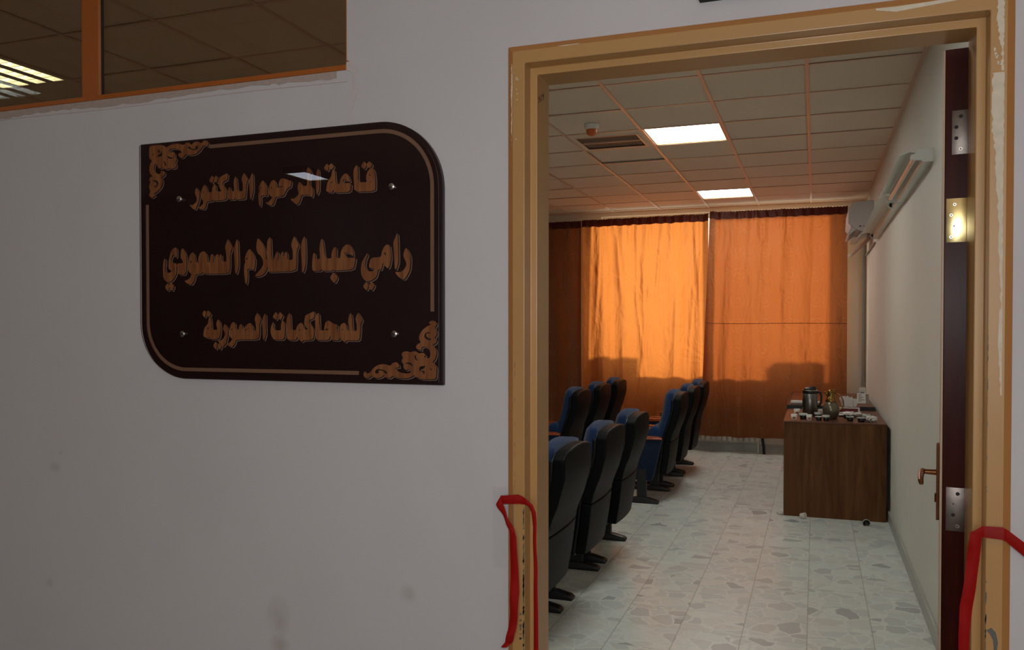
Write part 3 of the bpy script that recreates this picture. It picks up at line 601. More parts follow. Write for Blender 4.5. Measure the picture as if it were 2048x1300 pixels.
GL = """1 2312,2395 2354,2346 2363,1932 2635,1915 2604,2027 2615,2118 2678,2233 2762,2292 2824,2269 2875,2147 2895,1891 2880,1663 2246,1680 2226,1986 2217,2263 2259,2334
1 2543,2490 2627,2383 2553,2260 2449,2349
1 2700,2484 2804,2371 2710,2277 2616,2375
1! 2699,2131 2744,2110 2719,2075
1! 2802,1969 2781,1943 2698,1912 2760,1917
1 1587,2322 1630,2301 1672,1927 1779,1920 1812,2048 1898,2163 1983,2195 2047,2154 2120,1965 2099,1957 1982,2019 1876,2026 1918,1940 2152,1917 2119,1678 1628,1687 1585,1801 1552,1695 1347,1736 1391,1943 1446,2052 1522,2140 1555,2269
1! 1554,2017 1499,1937 1554,1967
1 1379,2504 1448,2425 1404,2278 1285,2380
1 1524,2504 1620,2404 1523,2308 1437,2416
1 1100,2382 1132,2315 1137,1902 1140,1789 1063,1644 1042,1776 1033,2152 1066,2300
1 793,2449 836,2390 913,2263 836,2249 830,1939 933,1858 943,1688 898,1596 833,1675 567,1689 533,1578 466,1449 388,1434 254,1536 210,1605 322,1589 434,1659 490,1732 435,1905 503,2071 591,1934 757,1924 759,2310 726,2341
1 -720,2165 -662,2123 -571,1963 -549,1866 -584,1714 -676,1748 -780,1725 -770,1551 -805,1417 -839,1496 -866,1710 -849,1825 -814,1900 -848,1921 -801,2073
1! -721,1982 -790,1966 -825,1920 -767,1952
1 -341,2161 -285,2100 -263,1926 -172,1917 -183,2036 -137,2148 -57,2191 33,2167 145,2112 246,2096 211,1928 121,1904 53,1832 -26,1684 -287,1679 -322,1566 -391,1445 -517,1461 -631,1534 -517,1547 -425,1629 -390,1675 -481,1728 -515,1864 -491,2016 -421,2127
1! -411,1973 -395,1915 -434,1932
1! -149,1962 -13,1969 -25,1955 -161,1930
1 -1067,2396 -1042,2319 -1028,1904 -1105,1652 -1146,1675 -1153,1869 -1176,2175 -1126,2296
1 -1342,2414 -1309,2349 -1206,2221 -1269,2125 -1287,1863 -1322,1670 -1625,1675 -1663,1751 -1688,1673 -1896,1689 -1912,1898 -1868,2042 -1826,2033 -1818,1920 -1682,1913 -1706,2193 -1671,2296 -1632,2335 -1604,2243 -1567,1913 -1396,1897 -1386,2104 -1436,2232 -1393,2355
1 -1933,2445 -1913,2401 -1926,2262 -2123,2183 -1946,1955 -1965,1683 -2403,1678 -2437,1729 -2455,1674 -2663,1664 -2690,1530 -2752,1448 -2857,1461 -2988,1503 -2873,1540 -2785,1606 -2776,1676 -2854,1780 -2853,1950 -2799,2089 -2729,2163 -2677,2124 -2643,2023 -2609,1936 -2470,1929 -2460,2041 -2399,2136 -2356,2155 -2331,2076 -2314,1934 -2125,1931 -2244,2113 -2234,2295 -2156,2361
1! -2774,1974 -2744,1951 -2783,1925
1 -2466,2415 -2398,2333 -2459,2175 -2571,2273
1 -2319,2413 -2243,2310 -2312,2187 -2398,2291
1 -3018,2094 -2957,2027 -2897,1924 -2915,1783 -2978,1616 -3067,1457 -3173,1490 -3296,1625 -3190,1584 -3101,1622 -3021,1689 -3012,1788 -3072,1920 -3063,2033
2 3795,121 3859,48 3929,-96 3937,-253 3913,-465 3817,-633 3737,-724 3626,-686 3514,-584 3474,-512 3562,-521 3658,-516 3754,-447 3810,-342 3802,-263 3715,-90 3747,37
2 3533,515 3557,471 3567,157 3579,-129 3571,-271 3498,-455 3466,-426 3443,-125 3420,262 3477,389
2 3267,225 3315,180 3339,22 3358,-122 3322,-307 3273,-421 3128,-324 3095,-258 3079,-373 3046,-451 2965,-428 2932,-571 2882,-656 2767,-726 2636,-753 2521,-692 2447,-560 2439,-415 2464,-241 2539,-113 2630,8 2655,-22 2589,-157 2563,-302 2604,-419 2670,-485 2785,-481 2850,-446 2818,-409 2678,-377 2745,-111 3047,-113 3080,30 3129,143 3194,206
2! 3161,20 3186,12 3213,-72 3148,-18
2 2603,-752 2677,-840 2618,-1006 2490,-881
2 2759,-755 2869,-851 2766,-1008 2668,-898
2 2061,269 2118,229 2203,64 2210,-49 2174,-48 2074,31 1916,48 2002,-99 2259,-100 2273,-150 2208,-423 1609,-434 1559,-395 1537,-439 1258,-438 1207,-374 1177,-436 926,-430 901,-341 908,-162 943,53 980,65 1002,13 994,-108 1171,-106 1136,212 1189,438 1233,443 1255,360 1319,-98 1524,-97 1517,35 1583,172 1634,220 1677,156 1676,-96 1792,-99 1815,64 1888,199 1974,259
2 1587,-465 1725,-619 1615,-793 1463,-633
2 650,535 680,482 701,201 699,-183 668,-348 608,-468 578,-435 564,-179 537,296 597,447
2 335,553 364,481 484,304 400,159 399,-174 367,-418 -521,-429 -544,-383 -580,-69 -577,412 -530,514 -476,558 -453,498 -426,-74 -348,-89 -301,65 -247,141 -201,127 -225,-93 -164,-94 -125,60 -71,136 -33,109 -41,-98 -26,-8 28,107 67,131 97,66 103,-102 278,-107 279,150 220,307 281,484
2 -888,547 -780,458 -672,285 -626,140 -611,-43 -573,-96 -566,-278 -645,-433 -739,-509 -880,-545 -990,-536 -942,-465 -816,-363 -706,-222 -720,-65 -790,41 -876,96 -945,216 -936,399
2 -1173,243 -1111,195 -1017,48 -971,-85 -1020,-371 -1146,-316 -1256,-326 -1234,-472 -1251,-655 -1291,-766 -1330,-693 -1360,-469 -1367,-297 -1343,-179 -1302,-115 -1334,-87 -1317,44 -1253,173
2! -1210,8 -1294,-23 -1310,-68 -1242,-31
2 -1604,533 -1569,489 -1555,88 -1548,-198 -1602,-411 -1645,-460 -1680,-395 -1686,-123 -1710,279 -1648,449
2 -1917,559 -1874,471 -1762,302 -1850,126 -1853,-262 -1889,-441 -2782,-428 -2826,-339 -2845,-433 -3070,-428 -3116,-596 -3208,-733 -3362,-708 -3489,-617 -3361,-591 -3270,-534 -3214,-418 -3323,-357 -3349,-224 -3320,10 -3264,155 -3173,218 -3110,150 -3058,-85 -2977,-88 -2966,58 -2903,187 -2795,235 -2705,196 -2653,78 -2645,-97 -2565,-99 -2528,118 -2465,145 -2439,101 -2458,-102 -2405,-103 -2360,69 -2297,140 -2253,109 -2263,37 -2192,122 -2148,113 -2123,-96 -1965,-86 -1981,173 -2023,318 -1961,474
2! -3247,-22 -3212,-99 -3275,-79
2! -3013,-69 -2905,-82 -2995,-96
2 -3554,347 -3481,293 -3410,130 -3393,-76 -3433,-435 -3707,-429 -3750,-96 -3521,-95 -3548,-13 -3620,77 -3600,253
2 -3810,378 -3746,346 -3748,110 -3786,67 -3831,172 -3923,130 -3971,-1 -3907,-77 -3759,-96 -3771,-390 -3855,-536 -3967,-623 -4097,-650 -4208,-588 -4263,-454 -4270,-201 -4240,6 -4184,71 -4156,4 -4186,-203 -4159,-352 -4039,-377 -3927,-313 -4047,-266 -4065,-176 -4045,30 -3978,236 -3903,337
2 -4097,-665 -4024,-755 -4081,-925 -4210,-796
2 -3976,-652 -3848,-773 -3942,-927 -4052,-769
3 2359,-1588 2390,-1644 2484,-1783 2421,-1907 2420,-2088 2387,-2344 2101,-2346 1989,-2339 1941,-2402 1845,-2340 1789,-2270 1748,-2347 1498,-2334 1477,-2201 1424,-2342 1031,-2337 1007,-2230 993,-1805 1018,-1678 1084,-1586 1125,-1622 1140,-2074 1279,-2074 1287,-1962 1329,-1849 1411,-1800 1508,-1849 1605,-1899 1702,-1913 1677,-2060 1750,-2060 1766,-1976 1831,-1892 1911,-1864 1967,-1906 1999,-2081 2070,-2088 2040,-1781 2080,-1628 2120,-1600 2152,-1670 2182,-2088 2309,-2088 2310,-1893 2263,-1768 2311,-1643
3! 1862,-2032 1886,-2074 1830,-2056
3! 1279,-2056 1377,-2022 1450,-2049 1344,-2067
3 961,-1543 977,-1593 960,-1734 770,-1797 967,-2060 924,-2337 600,-2346 567,-2396 467,-2332 409,-2232 374,-2347 96,-2333 71,-2233 57,-1773 100,-1659 160,-1580 193,-1645 208,-2068 376,-2061 402,-1960 469,-1889 553,-1861 603,-1918 635,-2046 768,-2053 644,-1918 653,-1761 687,-1648 820,-1599
3! 477,-2035 522,-2078 465,-2075
3 -62,-1795 -11,-1845 22,-2003 -14,-2334 -364,-2335 -432,-2249 -474,-2119 -465,-1988 -395,-1837 -370,-1873 -379,-1988 -328,-2068 -123,-2075 -131,-1960 -105,-1845
3 -299,-1548 -231,-1628 -284,-1787 -403,-1692
3 -163,-1549 -49,-1658 -147,-1787 -240,-1686
3 -655,-1592 -634,-1634 -629,-1939 -623,-2174 -694,-2350 -729,-2327 -735,-2115 -755,-1880 -718,-1680
3 -914,-1573 -880,-1632 -789,-1774 -853,-1903 -848,-2174 -891,-2328 -1654,-2337 -1691,-2450 -1778,-2552 -1880,-2535 -1981,-2476 -1879,-2428 -1806,-2367 -1777,-2319 -1863,-2260 -1891,-2152 -1861,-1985 -1802,-1866 -1744,-1824 -1687,-1866 -1652,-2057 -1559,-2057 -1543,-1950 -1486,-1884 -1443,-1926 -1444,-2057 -1343,-1974 -1257,-1891 -1171,-1861 -1101,-1903 -1059,-2009 -1045,-2080 -960,-2080 -973,-1879 -1007,-1750 -971,-1644
3! -1818,-2019 -1763,-2071 -1830,-2059
3! -1255,-2007 -1343,-2045 -1361,-2083 -1298,-2045
3 -2035,-1889 -1970,-1961 -1927,-2057 -1943,-2224 -2010,-2452 -2098,-2543 -2171,-2513 -2258,-2418 -2294,-2370 -2184,-2369 -2096,-2309 -2037,-2213 -2044,-2129 -2102,-2045 -2079,-1937
3 -2375,-2394 -2317,-2454 -2348,-2641 -2465,-2527
3 -2258,-2442 -2156,-2537 -2216,-2640 -2303,-2538
3 -2275,-1750 -2224,-1805 -2188,-1937 -2197,-2153 -2257,-2321 -2552,-2329 -2581,-2250 -2611,-2299 -2811,-2257 -2787,-2081 -2742,-1972 -2637,-1876 -2606,-1707 -2539,-1683 -2518,-1816 -2498,-2057 -2307,-2057 -2313,-1985 -2357,-1924 -2327,-1816
3 -2760,-1488 -2701,-1549 -2747,-1718 -2858,-1596
3 -2649,-1483 -2517,-1593 -2606,-1707 -2694,-1610
3! -2616,-1972 -2671,-2047 -2624,-2035
o 4668,-3338 4686,-3048 4642,-2960 4562,-2904 4642,-2815 4687,-2661 4652,-2533 4554,-2453 4652,-2412 4687,-2339 4625,-2275 4688,-2178 4688,-2082 4626,-2001 4697,-1905 4662,-1833 4556,-1808 4449,-1864 4520,-1913 4377,-1985 4251,-2082 4179,-2212 4179,-2309 4233,-2382 4125,-2439 4080,-2505 4124,-2569 4259,-2592 4241,-2520 4322,-2487 4447,-2534 4509,-2647 4491,-2776 4429,-2809 4321,-2762 4375,-2737 4322,-2665 4250,-2657 4178,-2682 4088,-2626 3998,-2619 3925,-2652 3817,-2621 3707,-2638 3661,-2704 3707,-2802 3655,-2884 3725,-2981 3715,-3063 3797,-3135 3852,-3094 3924,-3117 3933,-3190 3815,-3217 3633,-3195 3504,-3132 3459,-3067 3587,-3057 3587,-2983 3505,-2911 3395,-2937 3321,-3020 3154,-2973 2968,-2992 2818,-3077 2705,-3212 2610,-3238 2563,-3173 2497,-3249 2534,-3340 2648,-3363 2770,-3285 2892,-3358 3023,-3338 3135,-3262 3190,-3335 3301,-3349 3394,-3282 3559,-3336 3778,-3348 3924,-3312 4032,-3253 4105,-3309 4248,-3355 4463,-3358
o! 4519,-2139 4448,-2106 4359,-2147 4323,-2228 4394,-2308 4519,-2324 4537,-2292 4430,-2268 4376,-2211 4403,-2147
o! 2883,-3234 2864,-3176 2911,-3117 3005,-3107 3116,-3130 3209,-3170 3237,-3219 3172,-3228 3135,-3171 3005,-3132 2958,-3166 2986,-3215
o! 4186,-3023 4375,-2996 4321,-3070 4231,-3104 4186,-3169
o! 4517,-3050 4547,-3098 4499,-3107
o! 4222,-3152 4285,-3127 4347,-3150 4338,-3199 4276,-3233 4312,-3183 4276,-3160
o! 4034,-2765 4106,-2683 4079,-2748 4106,-2829 4160,-2861 4088,-2854
o! 3743,-2965 3834,-2914 3943,-2929 4015,-3026 3925,-2978 3834,-2947"""
def glyph_layer(sel, dx, dz, y0, y1, hole=False, flip=False, g=None):
    g = g or MB()
    for i, ln in enumerate(GL.strip().splitlines()):
        k, *pts = ln.split()
        if k[0] != sel or (('!' in k) != hole): continue
        e = (i % 7) * .00001
        P = []
        for p in pts:
            a, c = p.split(','); a, c = int(a) * 1e-4, int(c) * 1e-4
            if flip: a, c = -a + FLX, -c + FLZ
            P.append((a + dx, c + dz))
        # rounded corners: one Chaikin pass on lettering
        Q = []
        for (ax, az), (bx, bz) in zip(P, P[1:] + P[:1]):
            Q += [(ax * .82 + bx * .18, az * .82 + bz * .18), (ax * .18 + bx * .82, az * .18 + bz * .82)]
        g.prism(Q, y0 - e, y1, 'y')
    return g
FLX, FLZ = -.008, .008
for sel, nm in (('1', 'lettering_line'), ('2', 'lettering_line'), ('3', 'lettering_line'), ('o', 'corner_scroll')):
    for fl in ((False, True) if sel == 'o' else (False,)):
        s = -1 if fl else 1
        o = glyph_layer(sel, 0, 0, -.0156, -.014, flip=fl).build(nm, 'letter', sg)
        glyph_layer(sel, .0042, -.0036, -.0146, -.014, flip=fl).build('outline', 'rim', o)
        gg = glyph_layer(sel, .0024, -.0021, -.0151, -.014, flip=fl)  # dark offset copy paints the gap shadow beside letters; their openings join it
        glyph_layer(sel, 0, 0, -.0160, -.014, hole=True, flip=fl, g=gg).build('shadow_groove', 'groove_shade', o)

# ================================================================ RIBBONS AND TAPE
def strip(g, A, B, y, n=3, wav=.0):
    """ribbon surface between two edge polylines (x,z); gentle depth wave"""
    def dens(P):
        o = []
        for a, c in zip(P, P[1:]):
            for i in range(n): u = i / n; o.append((a[0] * (1 - u) + c[0] * u, a[1] * (1 - u) + c[1] * u))
        return o + [P[-1]]
    A, B = dens(A), dens(B); rows = []
    for i, (a, c) in enumerate(zip(A, B)):
        yy = y - wav * (1 + math.sin(i * .9)) ; tw = wav * math.cos(i * .6)
        rows.append([g.bm.verts.new((a[0] + (c[0] - a[0]) * u, yy + tw * (u - .5) - .0025 * math.sin(math.pi * u), a[1] + (c[1] - a[1]) * u)) for u in (0, .25, .5, .75, 1)])
    for p, q in zip(rows, rows[1:]):
        for k in range(4): g.bm.faces.new((p[k], p[k + 1], q[k + 1], q[k]))
def ribbon(name, label, strips, tail_y):
    t = thing(name, label, 'ribbon', (0, 0, 0)); return t
L1l = [(-.7579, 1.0745), (-.7466, 1.056), (-.7317, 1.0325), (-.7224, 1.0087), (-.7198, .9668), (-.7198, .8825), (-.7199, .8122), (-.7262, .7586), (-.7337, .7259), (-.745, .7121)]
L1r = [(-.7466, 1.0947), (-.7373, 1.0725), (-.7261, 1.0435), (-.7112, 1.0166), (-.702, .9964), (-.6965, .8569), (-.6990, .7969), (-.7039, .7614), (-.7132, .7286), (-.7281, .7143)]
L2t = [(-.7485, 1.0956), (-.7019, 1.1012), (-.6798, 1.0923), (-.6634, 1.0778), (-.6543, 1.0594), (-.6525, 1.0283), (-.6524, .9589), (-.6499, .9071), (-.6488, .8203), (-.647, .55)]
L2b = [(-.7571, 1.0735), (-.6983, 1.0777), (-.6799, 1.0766), (-.6725, 1.0702), (-.6652, 1.0586), (-.6623, 1.0206), (-.6616, .972), (-.6597, .9061), (-.6605, .819), (-.6608, .55)]
tl = thing('ribbon', 'red satin ribbon taped over the left door jamb, two tails hanging', 'ribbon', (-.70, 1.975, 1.08))
off = (-.70, 1.975, 1.08)
def rel(P): return [(x - off[0], z - off[2]) for x, z in P]
g = MB(); strip(g, rel(L2t), rel(L2b), .004, 4, .0015); o = g.build('folded_band', 'satin', tl, smooth='all')
g = MB(); strip(g, rel(L1l), rel(L1r), -.003, 4, .003); o = g.build('loose_tail', 'satin', tl, smooth='all')
Rt = [(.5384, .972), (.4384, 1.0525), (.4066, 1.0789), (.3787, 1.1004), (.369, 1.1058), (.3317, 1.105), (.3072, 1.0889)]
Rb = [(.5387, .943), (.4387, 1.0234), (.4069, 1.0496), (.3757, 1.0762), (.3676, 1.0799), (.3335, 1.0807), (.3302, 1.0833)]
Rl = [(.3072, 1.0889), (.3041, 1.0587), (.298, .9907), (.2901, .9336), (.2879, .8769), (.2882, .55)]
Rr = [(.3308, 1.0908), (.3257, 1.0308), (.3196, .9743), (.3134, .925), (.3087, .8795), (.302, .55)]
off = (.33, 1.975, 1.09)
tr_ = thing('ribbon', 'red satin ribbon crossing the right door jamb with one hanging tail', 'ribbon', off)
g = MB(); strip(g, rel(Rt), rel(Rb), .004, 4, .0015); g.build('cross_band', 'satin', tr_, smooth='all')
g = MB(); strip(g, rel(Rl), rel(Rr), -.001, 4, .002); g.build('hanging_tail', 'satin', tr_, smooth='all')
g = MB(); g.prism([(-.7793, 1.1125), (-.7385, 1.114), (-.7385, .9031), (-.7787, .9049)], 1.9994, 1.9998, 'y')
tag(g.build('clear_tape', 'tape'), 'patch of clear sticky tape on the wall beside the left ribbon', 'tape')
g = MB(); g.prism([(.3335, 1.112), (.370, 1.112), (.370, 1.07), (.3335, 1.07)], 1.9650, 1.9653, 'y')
tag(g.build('clear_tape', 'tape'), 'clear sticky tape holding the ribbon on the right jamb', 'tape')

# ================================================================ AUDITORIUM CHAIRS (they face -x)
def chair_proto():
    r = thing('auditorium_chair', '', 'chair', (-1.30, 0, 0))
    zs = [.24, .40, .54, .60, .68, .81, .90, .95]; xo = [.095, .122, .137, .150, .184, .220, .222, .220]
    def xrear(z):
        for (z0, x0), (z1, x1) in zip(zip(zs, xo), list(zip(zs, xo))[1:]):
            if z <= z1: u = max(0, (z - z0) / (z1 - z0)); return x0 * (1 - u) + x1 * u
        return xo[-1]
    def slab(z0, z1, hw0, hw1, dx0, dx1, crown=0, nz=8, ny=10, rim=0, corner=0):
        """curved slab between rear profile + dx0 and + dx1"""
        g = MB(); G = []
        for layer, dx in ((0, dx0), (1, dx1)):
            rows = []
            for i in range(nz + 1):
                t = i / nz; row = []
                for j in range(ny + 1):
                    s = -1 + 2 * j / ny; hw = hw0 + (hw1 - hw0) * t
                    z = z0 + (z1 - z0) * t + crown * t * (1 - abs(s) ** 2.2) - corner * t * t * max(0, abs(s) - .8) / .2
                    x = xrear(min(z, .95)) + dx - .012 * s * s + (0 if z < .95 else -.5 * (z - .95))
                    row.append(g.bm.verts.new((x, s * hw, z)))
                rows.append(row)
            G.append(rows)
        for rows in G:
            for a, c in zip(rows, rows[1:]):
                for j in range(ny): g.bm.faces.new((a[j], a[j + 1], c[j + 1], c[j]))
        A, B = G
        for i in range(nz):
            for j in (0, ny): g.bm.faces.new((A[i][j], A[i + 1][j], B[i + 1][j], B[i][j]))
        for i in (0, nz):
            for j in range(ny): g.bm.faces.new((A[i][j], A[i][j + 1], B[i][j + 1], B[i][j]))
        return g
    slab(.532, .925, .250, .248, -.062, 0, crown=.030, corner=.02).build('back_shell', 'shell', r, smooth=True, bevel=.009)
    slab(.24, .528, .236, .250, -.055, 0, nz=5).build('lower_back_panel', 'shell', r, smooth=True, bevel=.006)
    slab(.23, .915, .243, .242, -.085, -.058, crown=.028, corner=.02).build('shell_rim', 'rim_black', r, smooth=True, bevel=.010)
    # back cushion: follows the shell and bulges forward
    g = MB(); rows = []
    prof = [(.36, .05), (.40, .085), (.50, .10), (.60, .105), (.70, .105), (.78, .105), (.86, .10), (.92, .082), (.948, .055)]
    for z, th_ in prof:
        row = []
        for j in range(11):
            s = -1 + 2 * j / 10; e = (1 - abs(s) ** 4)
            zz = z + (.028 * (1 - s * s) if z > .8 else 0)
            row.append(g.bm.verts.new((xrear(min(zz, .95)) - .080 - th_ * (.35 + .65 * e), s * .235, zz)))
        rows.append(row)
    bk = []
    for z, th_ in prof:
        zz0 = z; bk.append([g.bm.verts.new((xrear(min(z, .95)) - .078, (-1 + 2 * j / 10) * .235, z + (.028 * (1 - (-1 + 2 * j / 10) ** 2) if z > .8 else 0))) for j in range(11)])
    for R_ in (rows, bk):
        for a, c in zip(R_, R_[1:]):
            for j in range(10): g.bm.faces.new((a[j], a[j + 1], c[j + 1], c[j]))
    for i in range(len(prof) - 1):
        for j in (0, 10): g.bm.faces.new((rows[i][j], rows[i + 1][j], bk[i + 1][j], bk[i][j]))
    for i in (0, -1):
        for j in range(10): g.bm.faces.new((rows[i][j], rows[i][j + 1], bk[i][j + 1], bk[i][j]))
    g.build('back_cushion', 'blue', r, smooth='all')
    # seat folded up against the back
    g = MB(); g.prism([(-.05, .34), (.03, .37), (.055, .50), (.045, .62), (.0, .665), (-.06, .655), (-.095, .60), (-.105, .45), (-.09, .36)], -.225, .225, 'y', bev=.03); g.build('seat', 'blue', r, smooth='all')
    g = MB(); g.tube([(-.03, -.26, .42), (-.03, .26, .42)], .016, 10); g.build('seat_bar', 'black', r)
    for s in (-1, 1):
        y = .300 * s; w = .019
        g = MB(); g.prism([(.062, .556), (-.33, .556), (-.345, .50), (-.33, .28), (-.29, .205), (-.03, .197), (-.008, .25), (.02, .38)], y - w, y + w, 'y', bev=.007); g.build('side_panel', 'navy', r, smooth=True)
        g = MB(); g.prism([(.063, .556), (.063, .572), (.03, .582), (-.30, .588), (-.345, .578), (-.352, .562), (-.345, .556)], y - .028, y + .028, 'y', bev=.005); g.build('armrest', 'armwood', r, smooth=True)
        g = MB(); g.box(-.155, -.072, y - .02, y + .02, .030, .30, .004); lg = g.build('leg', 'black', r)
        g = MB(); g.prism([(-.36, 0), (.035, 0), (.038, .018), (.02, .030), (-.06, .048), (-.17, .048), (-.345, .030), (-.362, .018)], y - .032, y + .032, 'y', bev=.006); g.build('foot', 'black', lg, smooth=True)
    for s in (-1, 1):
        for z in (.30, .46, .57, .74):
            x = xrear(z) - .012 * .81
            g = MB(); g.tube([(x - .002, s * .215, z), (x + .0022, s * .215, z - .0004)], .0055, 8); g.build('screw', 'dark', r)
    return r
ch0 = chair_proto()
spots = [
 (0, 3.97, 'blue auditorium chair nearest the doorway, partly hidden by the left door jamb'),
 (0, 4.79, 'second blue auditorium chair from the doorway in the aisle row'),
 (0, 5.575, 'third blue chair from the doorway, last one before the gap in the aisle row'),
 (0, 7.51, 'blue chair just beyond the gap in the aisle row, its navy side panel showing'),
 (0, 8.34, 'middle chair of the three rear chairs in the aisle row'),
 (0, 9.11, 'farthest chair of the aisle row, close to the orange curtains'),
 (1, 7.51, 'second-row blue chair nearest the viewer, wooden armrest against the left jamb'),
 (1, 8.34, 'middle one of the three second-row chairs before the dark curtain'),
 (1, 9.11, 'farthest second-row chair, rightmost of its row before the orange curtain'),
 (2, 9.11, 'third-row chair of which only a dark sliver shows beside the left jamb')]
for i, (row, y, lab) in enumerate(spots):
    o = ch0 if i == 0 else copy_tree(ch0)
    o.location = (-1.30 - .92 * row, y, 0); o['label'] = lab; o['category'] = 'chair'; o['group'] = 'auditorium chairs in rows'

# ================================================================ CURTAINS
def curtain(x0, x1, ztop, zbot, y, mat, label, ph, folds, amp, lean=0.0, flare=0, gather=0, seed=1, head=.075, toplift=None, seam=None):
    t = thing('curtain', label, 'curtain', ((x0 + x1) / 2, y, zbot), group='orange curtains on the window wall')
    rnd = random.Random(seed); cx = (x0 + x1) / 2
    comps = [(rnd.uniform(.7, 1.4) * folds, rnd.uniform(0, 6.28), rnd.uniform(.4, 1)) for _ in range(4)]
    creases = [(rnd.uniform(.05, .95), rnd.uniform(.1, .9), rnd.uniform(-.10, .10), rnd.uniform(.15, .4)) for _ in range(12)]
    creases += [(.50, .42, .16, .35), (.48, .45, -.20, .30), (.30, .8, -.12, .2), (.62, .8, .12, .2)] if gather > 1 else []
    def pos(u, v):          # v 0 bottom .. 1 top
        X = x0 + (x1 - x0) * u
        X += (lean * (1 - v) * (1 - u)) + flare * (1 - v) * (u - .5)
        d = sum(a * math.sin(6.283 * f * (u + .03 * math.sin(3 * v + p)) + p) for f, p, a in comps) / 2.2
        d2 = math.sin(6.283 * folds * 3.1 * u + ph) * max(0, v - .80) * 2.2
        cr = 0
        for cu, cv, sl, ln in creases:
            du = u - cu - sl * (v - cv); dv = (v - cv) / ln
            if abs(dv) < 1: cr += .5 * math.exp(-(du / .014) ** 2) * (1 - dv * dv)
        Y = amp * (d * (.35 + .65 * (1 - v)) + .45 * d2 + .5 * cr * gather)
        tl = 0 if toplift is None else toplift(u)
        return (X - cx, Y, (ztop + tl - zbot) * v + .004 * math.sin(9 * u + ph) * (1 - v))
    nu, nv = 220, 90
    g = MB(); R_ = [[g.bm.verts.new(pos(i / nu, j / nv)) for i in range(nu + 1)] for j in range(nv + 1)]
    for a, c in zip(R_, R_[1:]):
        for i in range(nu): g.bm.faces.new((a[i], a[i + 1], c[i + 1], c[i]))
    g.build('cloth', mat, t, smooth='all', recalc=False)
    if seam:
        g = MB(); v = (seam - zbot) / (ztop - zbot); rr_ = [[g.bm.verts.new((p[0], p[1] - .0035, p[2] + dz)) for i in range(nu + 1) for p in [pos(i / nu, v)]] for dz in (0, .006)]
        for i in range(nu): g.bm.faces.new((rr_[0][i], rr_[0][i + 1], rr_[1][i + 1], rr_[1][i]))
        g.build('seam', 'curt_head', t, recalc=False)
    g = MB(); vh = 1 - head / (ztop - zbot); R_ = []
    for j in range(7):
        v = vh + (1.006 - vh) * j / 6
        R_.append([g.bm.verts.new((p[0], p[1] - .006 + .002 * math.sin(i * .9 + j), p[2] + (.004 * math.sin(i * .35) if j in (0,) else 0) + (.003 * math.sin(i * 1.3) if j == 6 else 0))) for i in range(nu + 1) for p in [pos(i / nu, v)]])
    for a, c in zip(R_, R_[1:]):
        for i in range(nu): g.bm.faces.new((a[i], a[i + 1], c[i + 1], c[i]))
    g.build('heading', 'curt_head', t, smooth='all', recalc=False)
    return t
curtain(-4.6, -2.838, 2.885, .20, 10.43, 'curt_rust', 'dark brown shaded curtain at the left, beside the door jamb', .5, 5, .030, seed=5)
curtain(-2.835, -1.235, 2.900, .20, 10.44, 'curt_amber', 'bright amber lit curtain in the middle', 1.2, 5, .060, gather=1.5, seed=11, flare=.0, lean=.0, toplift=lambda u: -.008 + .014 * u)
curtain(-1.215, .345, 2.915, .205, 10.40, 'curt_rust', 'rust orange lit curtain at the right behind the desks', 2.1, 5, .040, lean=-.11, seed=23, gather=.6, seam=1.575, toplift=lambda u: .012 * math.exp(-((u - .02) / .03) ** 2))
# curtain rail behind the headings
g = MB(); g.tube([(-4.7, 10.49, 2.885), (.42, 10.49, 2.885)], .011, 12)
for x in (-4.6, -2.86, -1.225, .37): g.box(x - .008, x + .008, 10.49, 10.65, 2.88, 2.895)
rail = tag(g.build('curtain_rail', 'white_enamel'), 'thin rail above the curtains on the window wall', 'curtain rail')

# ================================================================ DESKS
def desk(name, label, x0, x1, y0, y1, zt, edge, gp):
    t = thing(name, label, 'desk', ((x0 + x1) / 2, y0, 0), group=gp); hw = (x1 - x0) / 2; L = y1 - y0
    g = MB(); g.box(-hw, hw, 0, .025, .0, zt - .012, .002); g.build('side_panel', 'desk', t)
    g = MB(); g.box(-hw, hw, L - .025, L, .0, zt - .012, .002); g.build('side_panel', 'desk', t)
    g = MB(); g.box(-hw + .012, -hw + .03, .025, L - .025, .10, zt - .03); g.build('front_panel', 'desk', t)
    g = MB(); g.box(-hw - .004, hw + .002, -.002, L, zt - .012, zt, .002); g.build('desk_top', 'desktop', t)
    if edge:
        g = MB(); g.box(-hw - .008, hw + .004, -.016, -.004, zt - .05, zt + .002, .002); g.box(-hw - .02, -hw - .006, -.016, L, zt - .05, zt + .002, .002); g.build('edge_trim', 'black', t)
    return t
desk('desk', 'dark wood veneer desk whose end panel faces the door', -.236, .530, 7.115, 8.22, .770, False, None)
desk('desk', 'second wood desk behind the first, with a black edge', -.228, .515, 8.28, 9.92, .800, True, None)

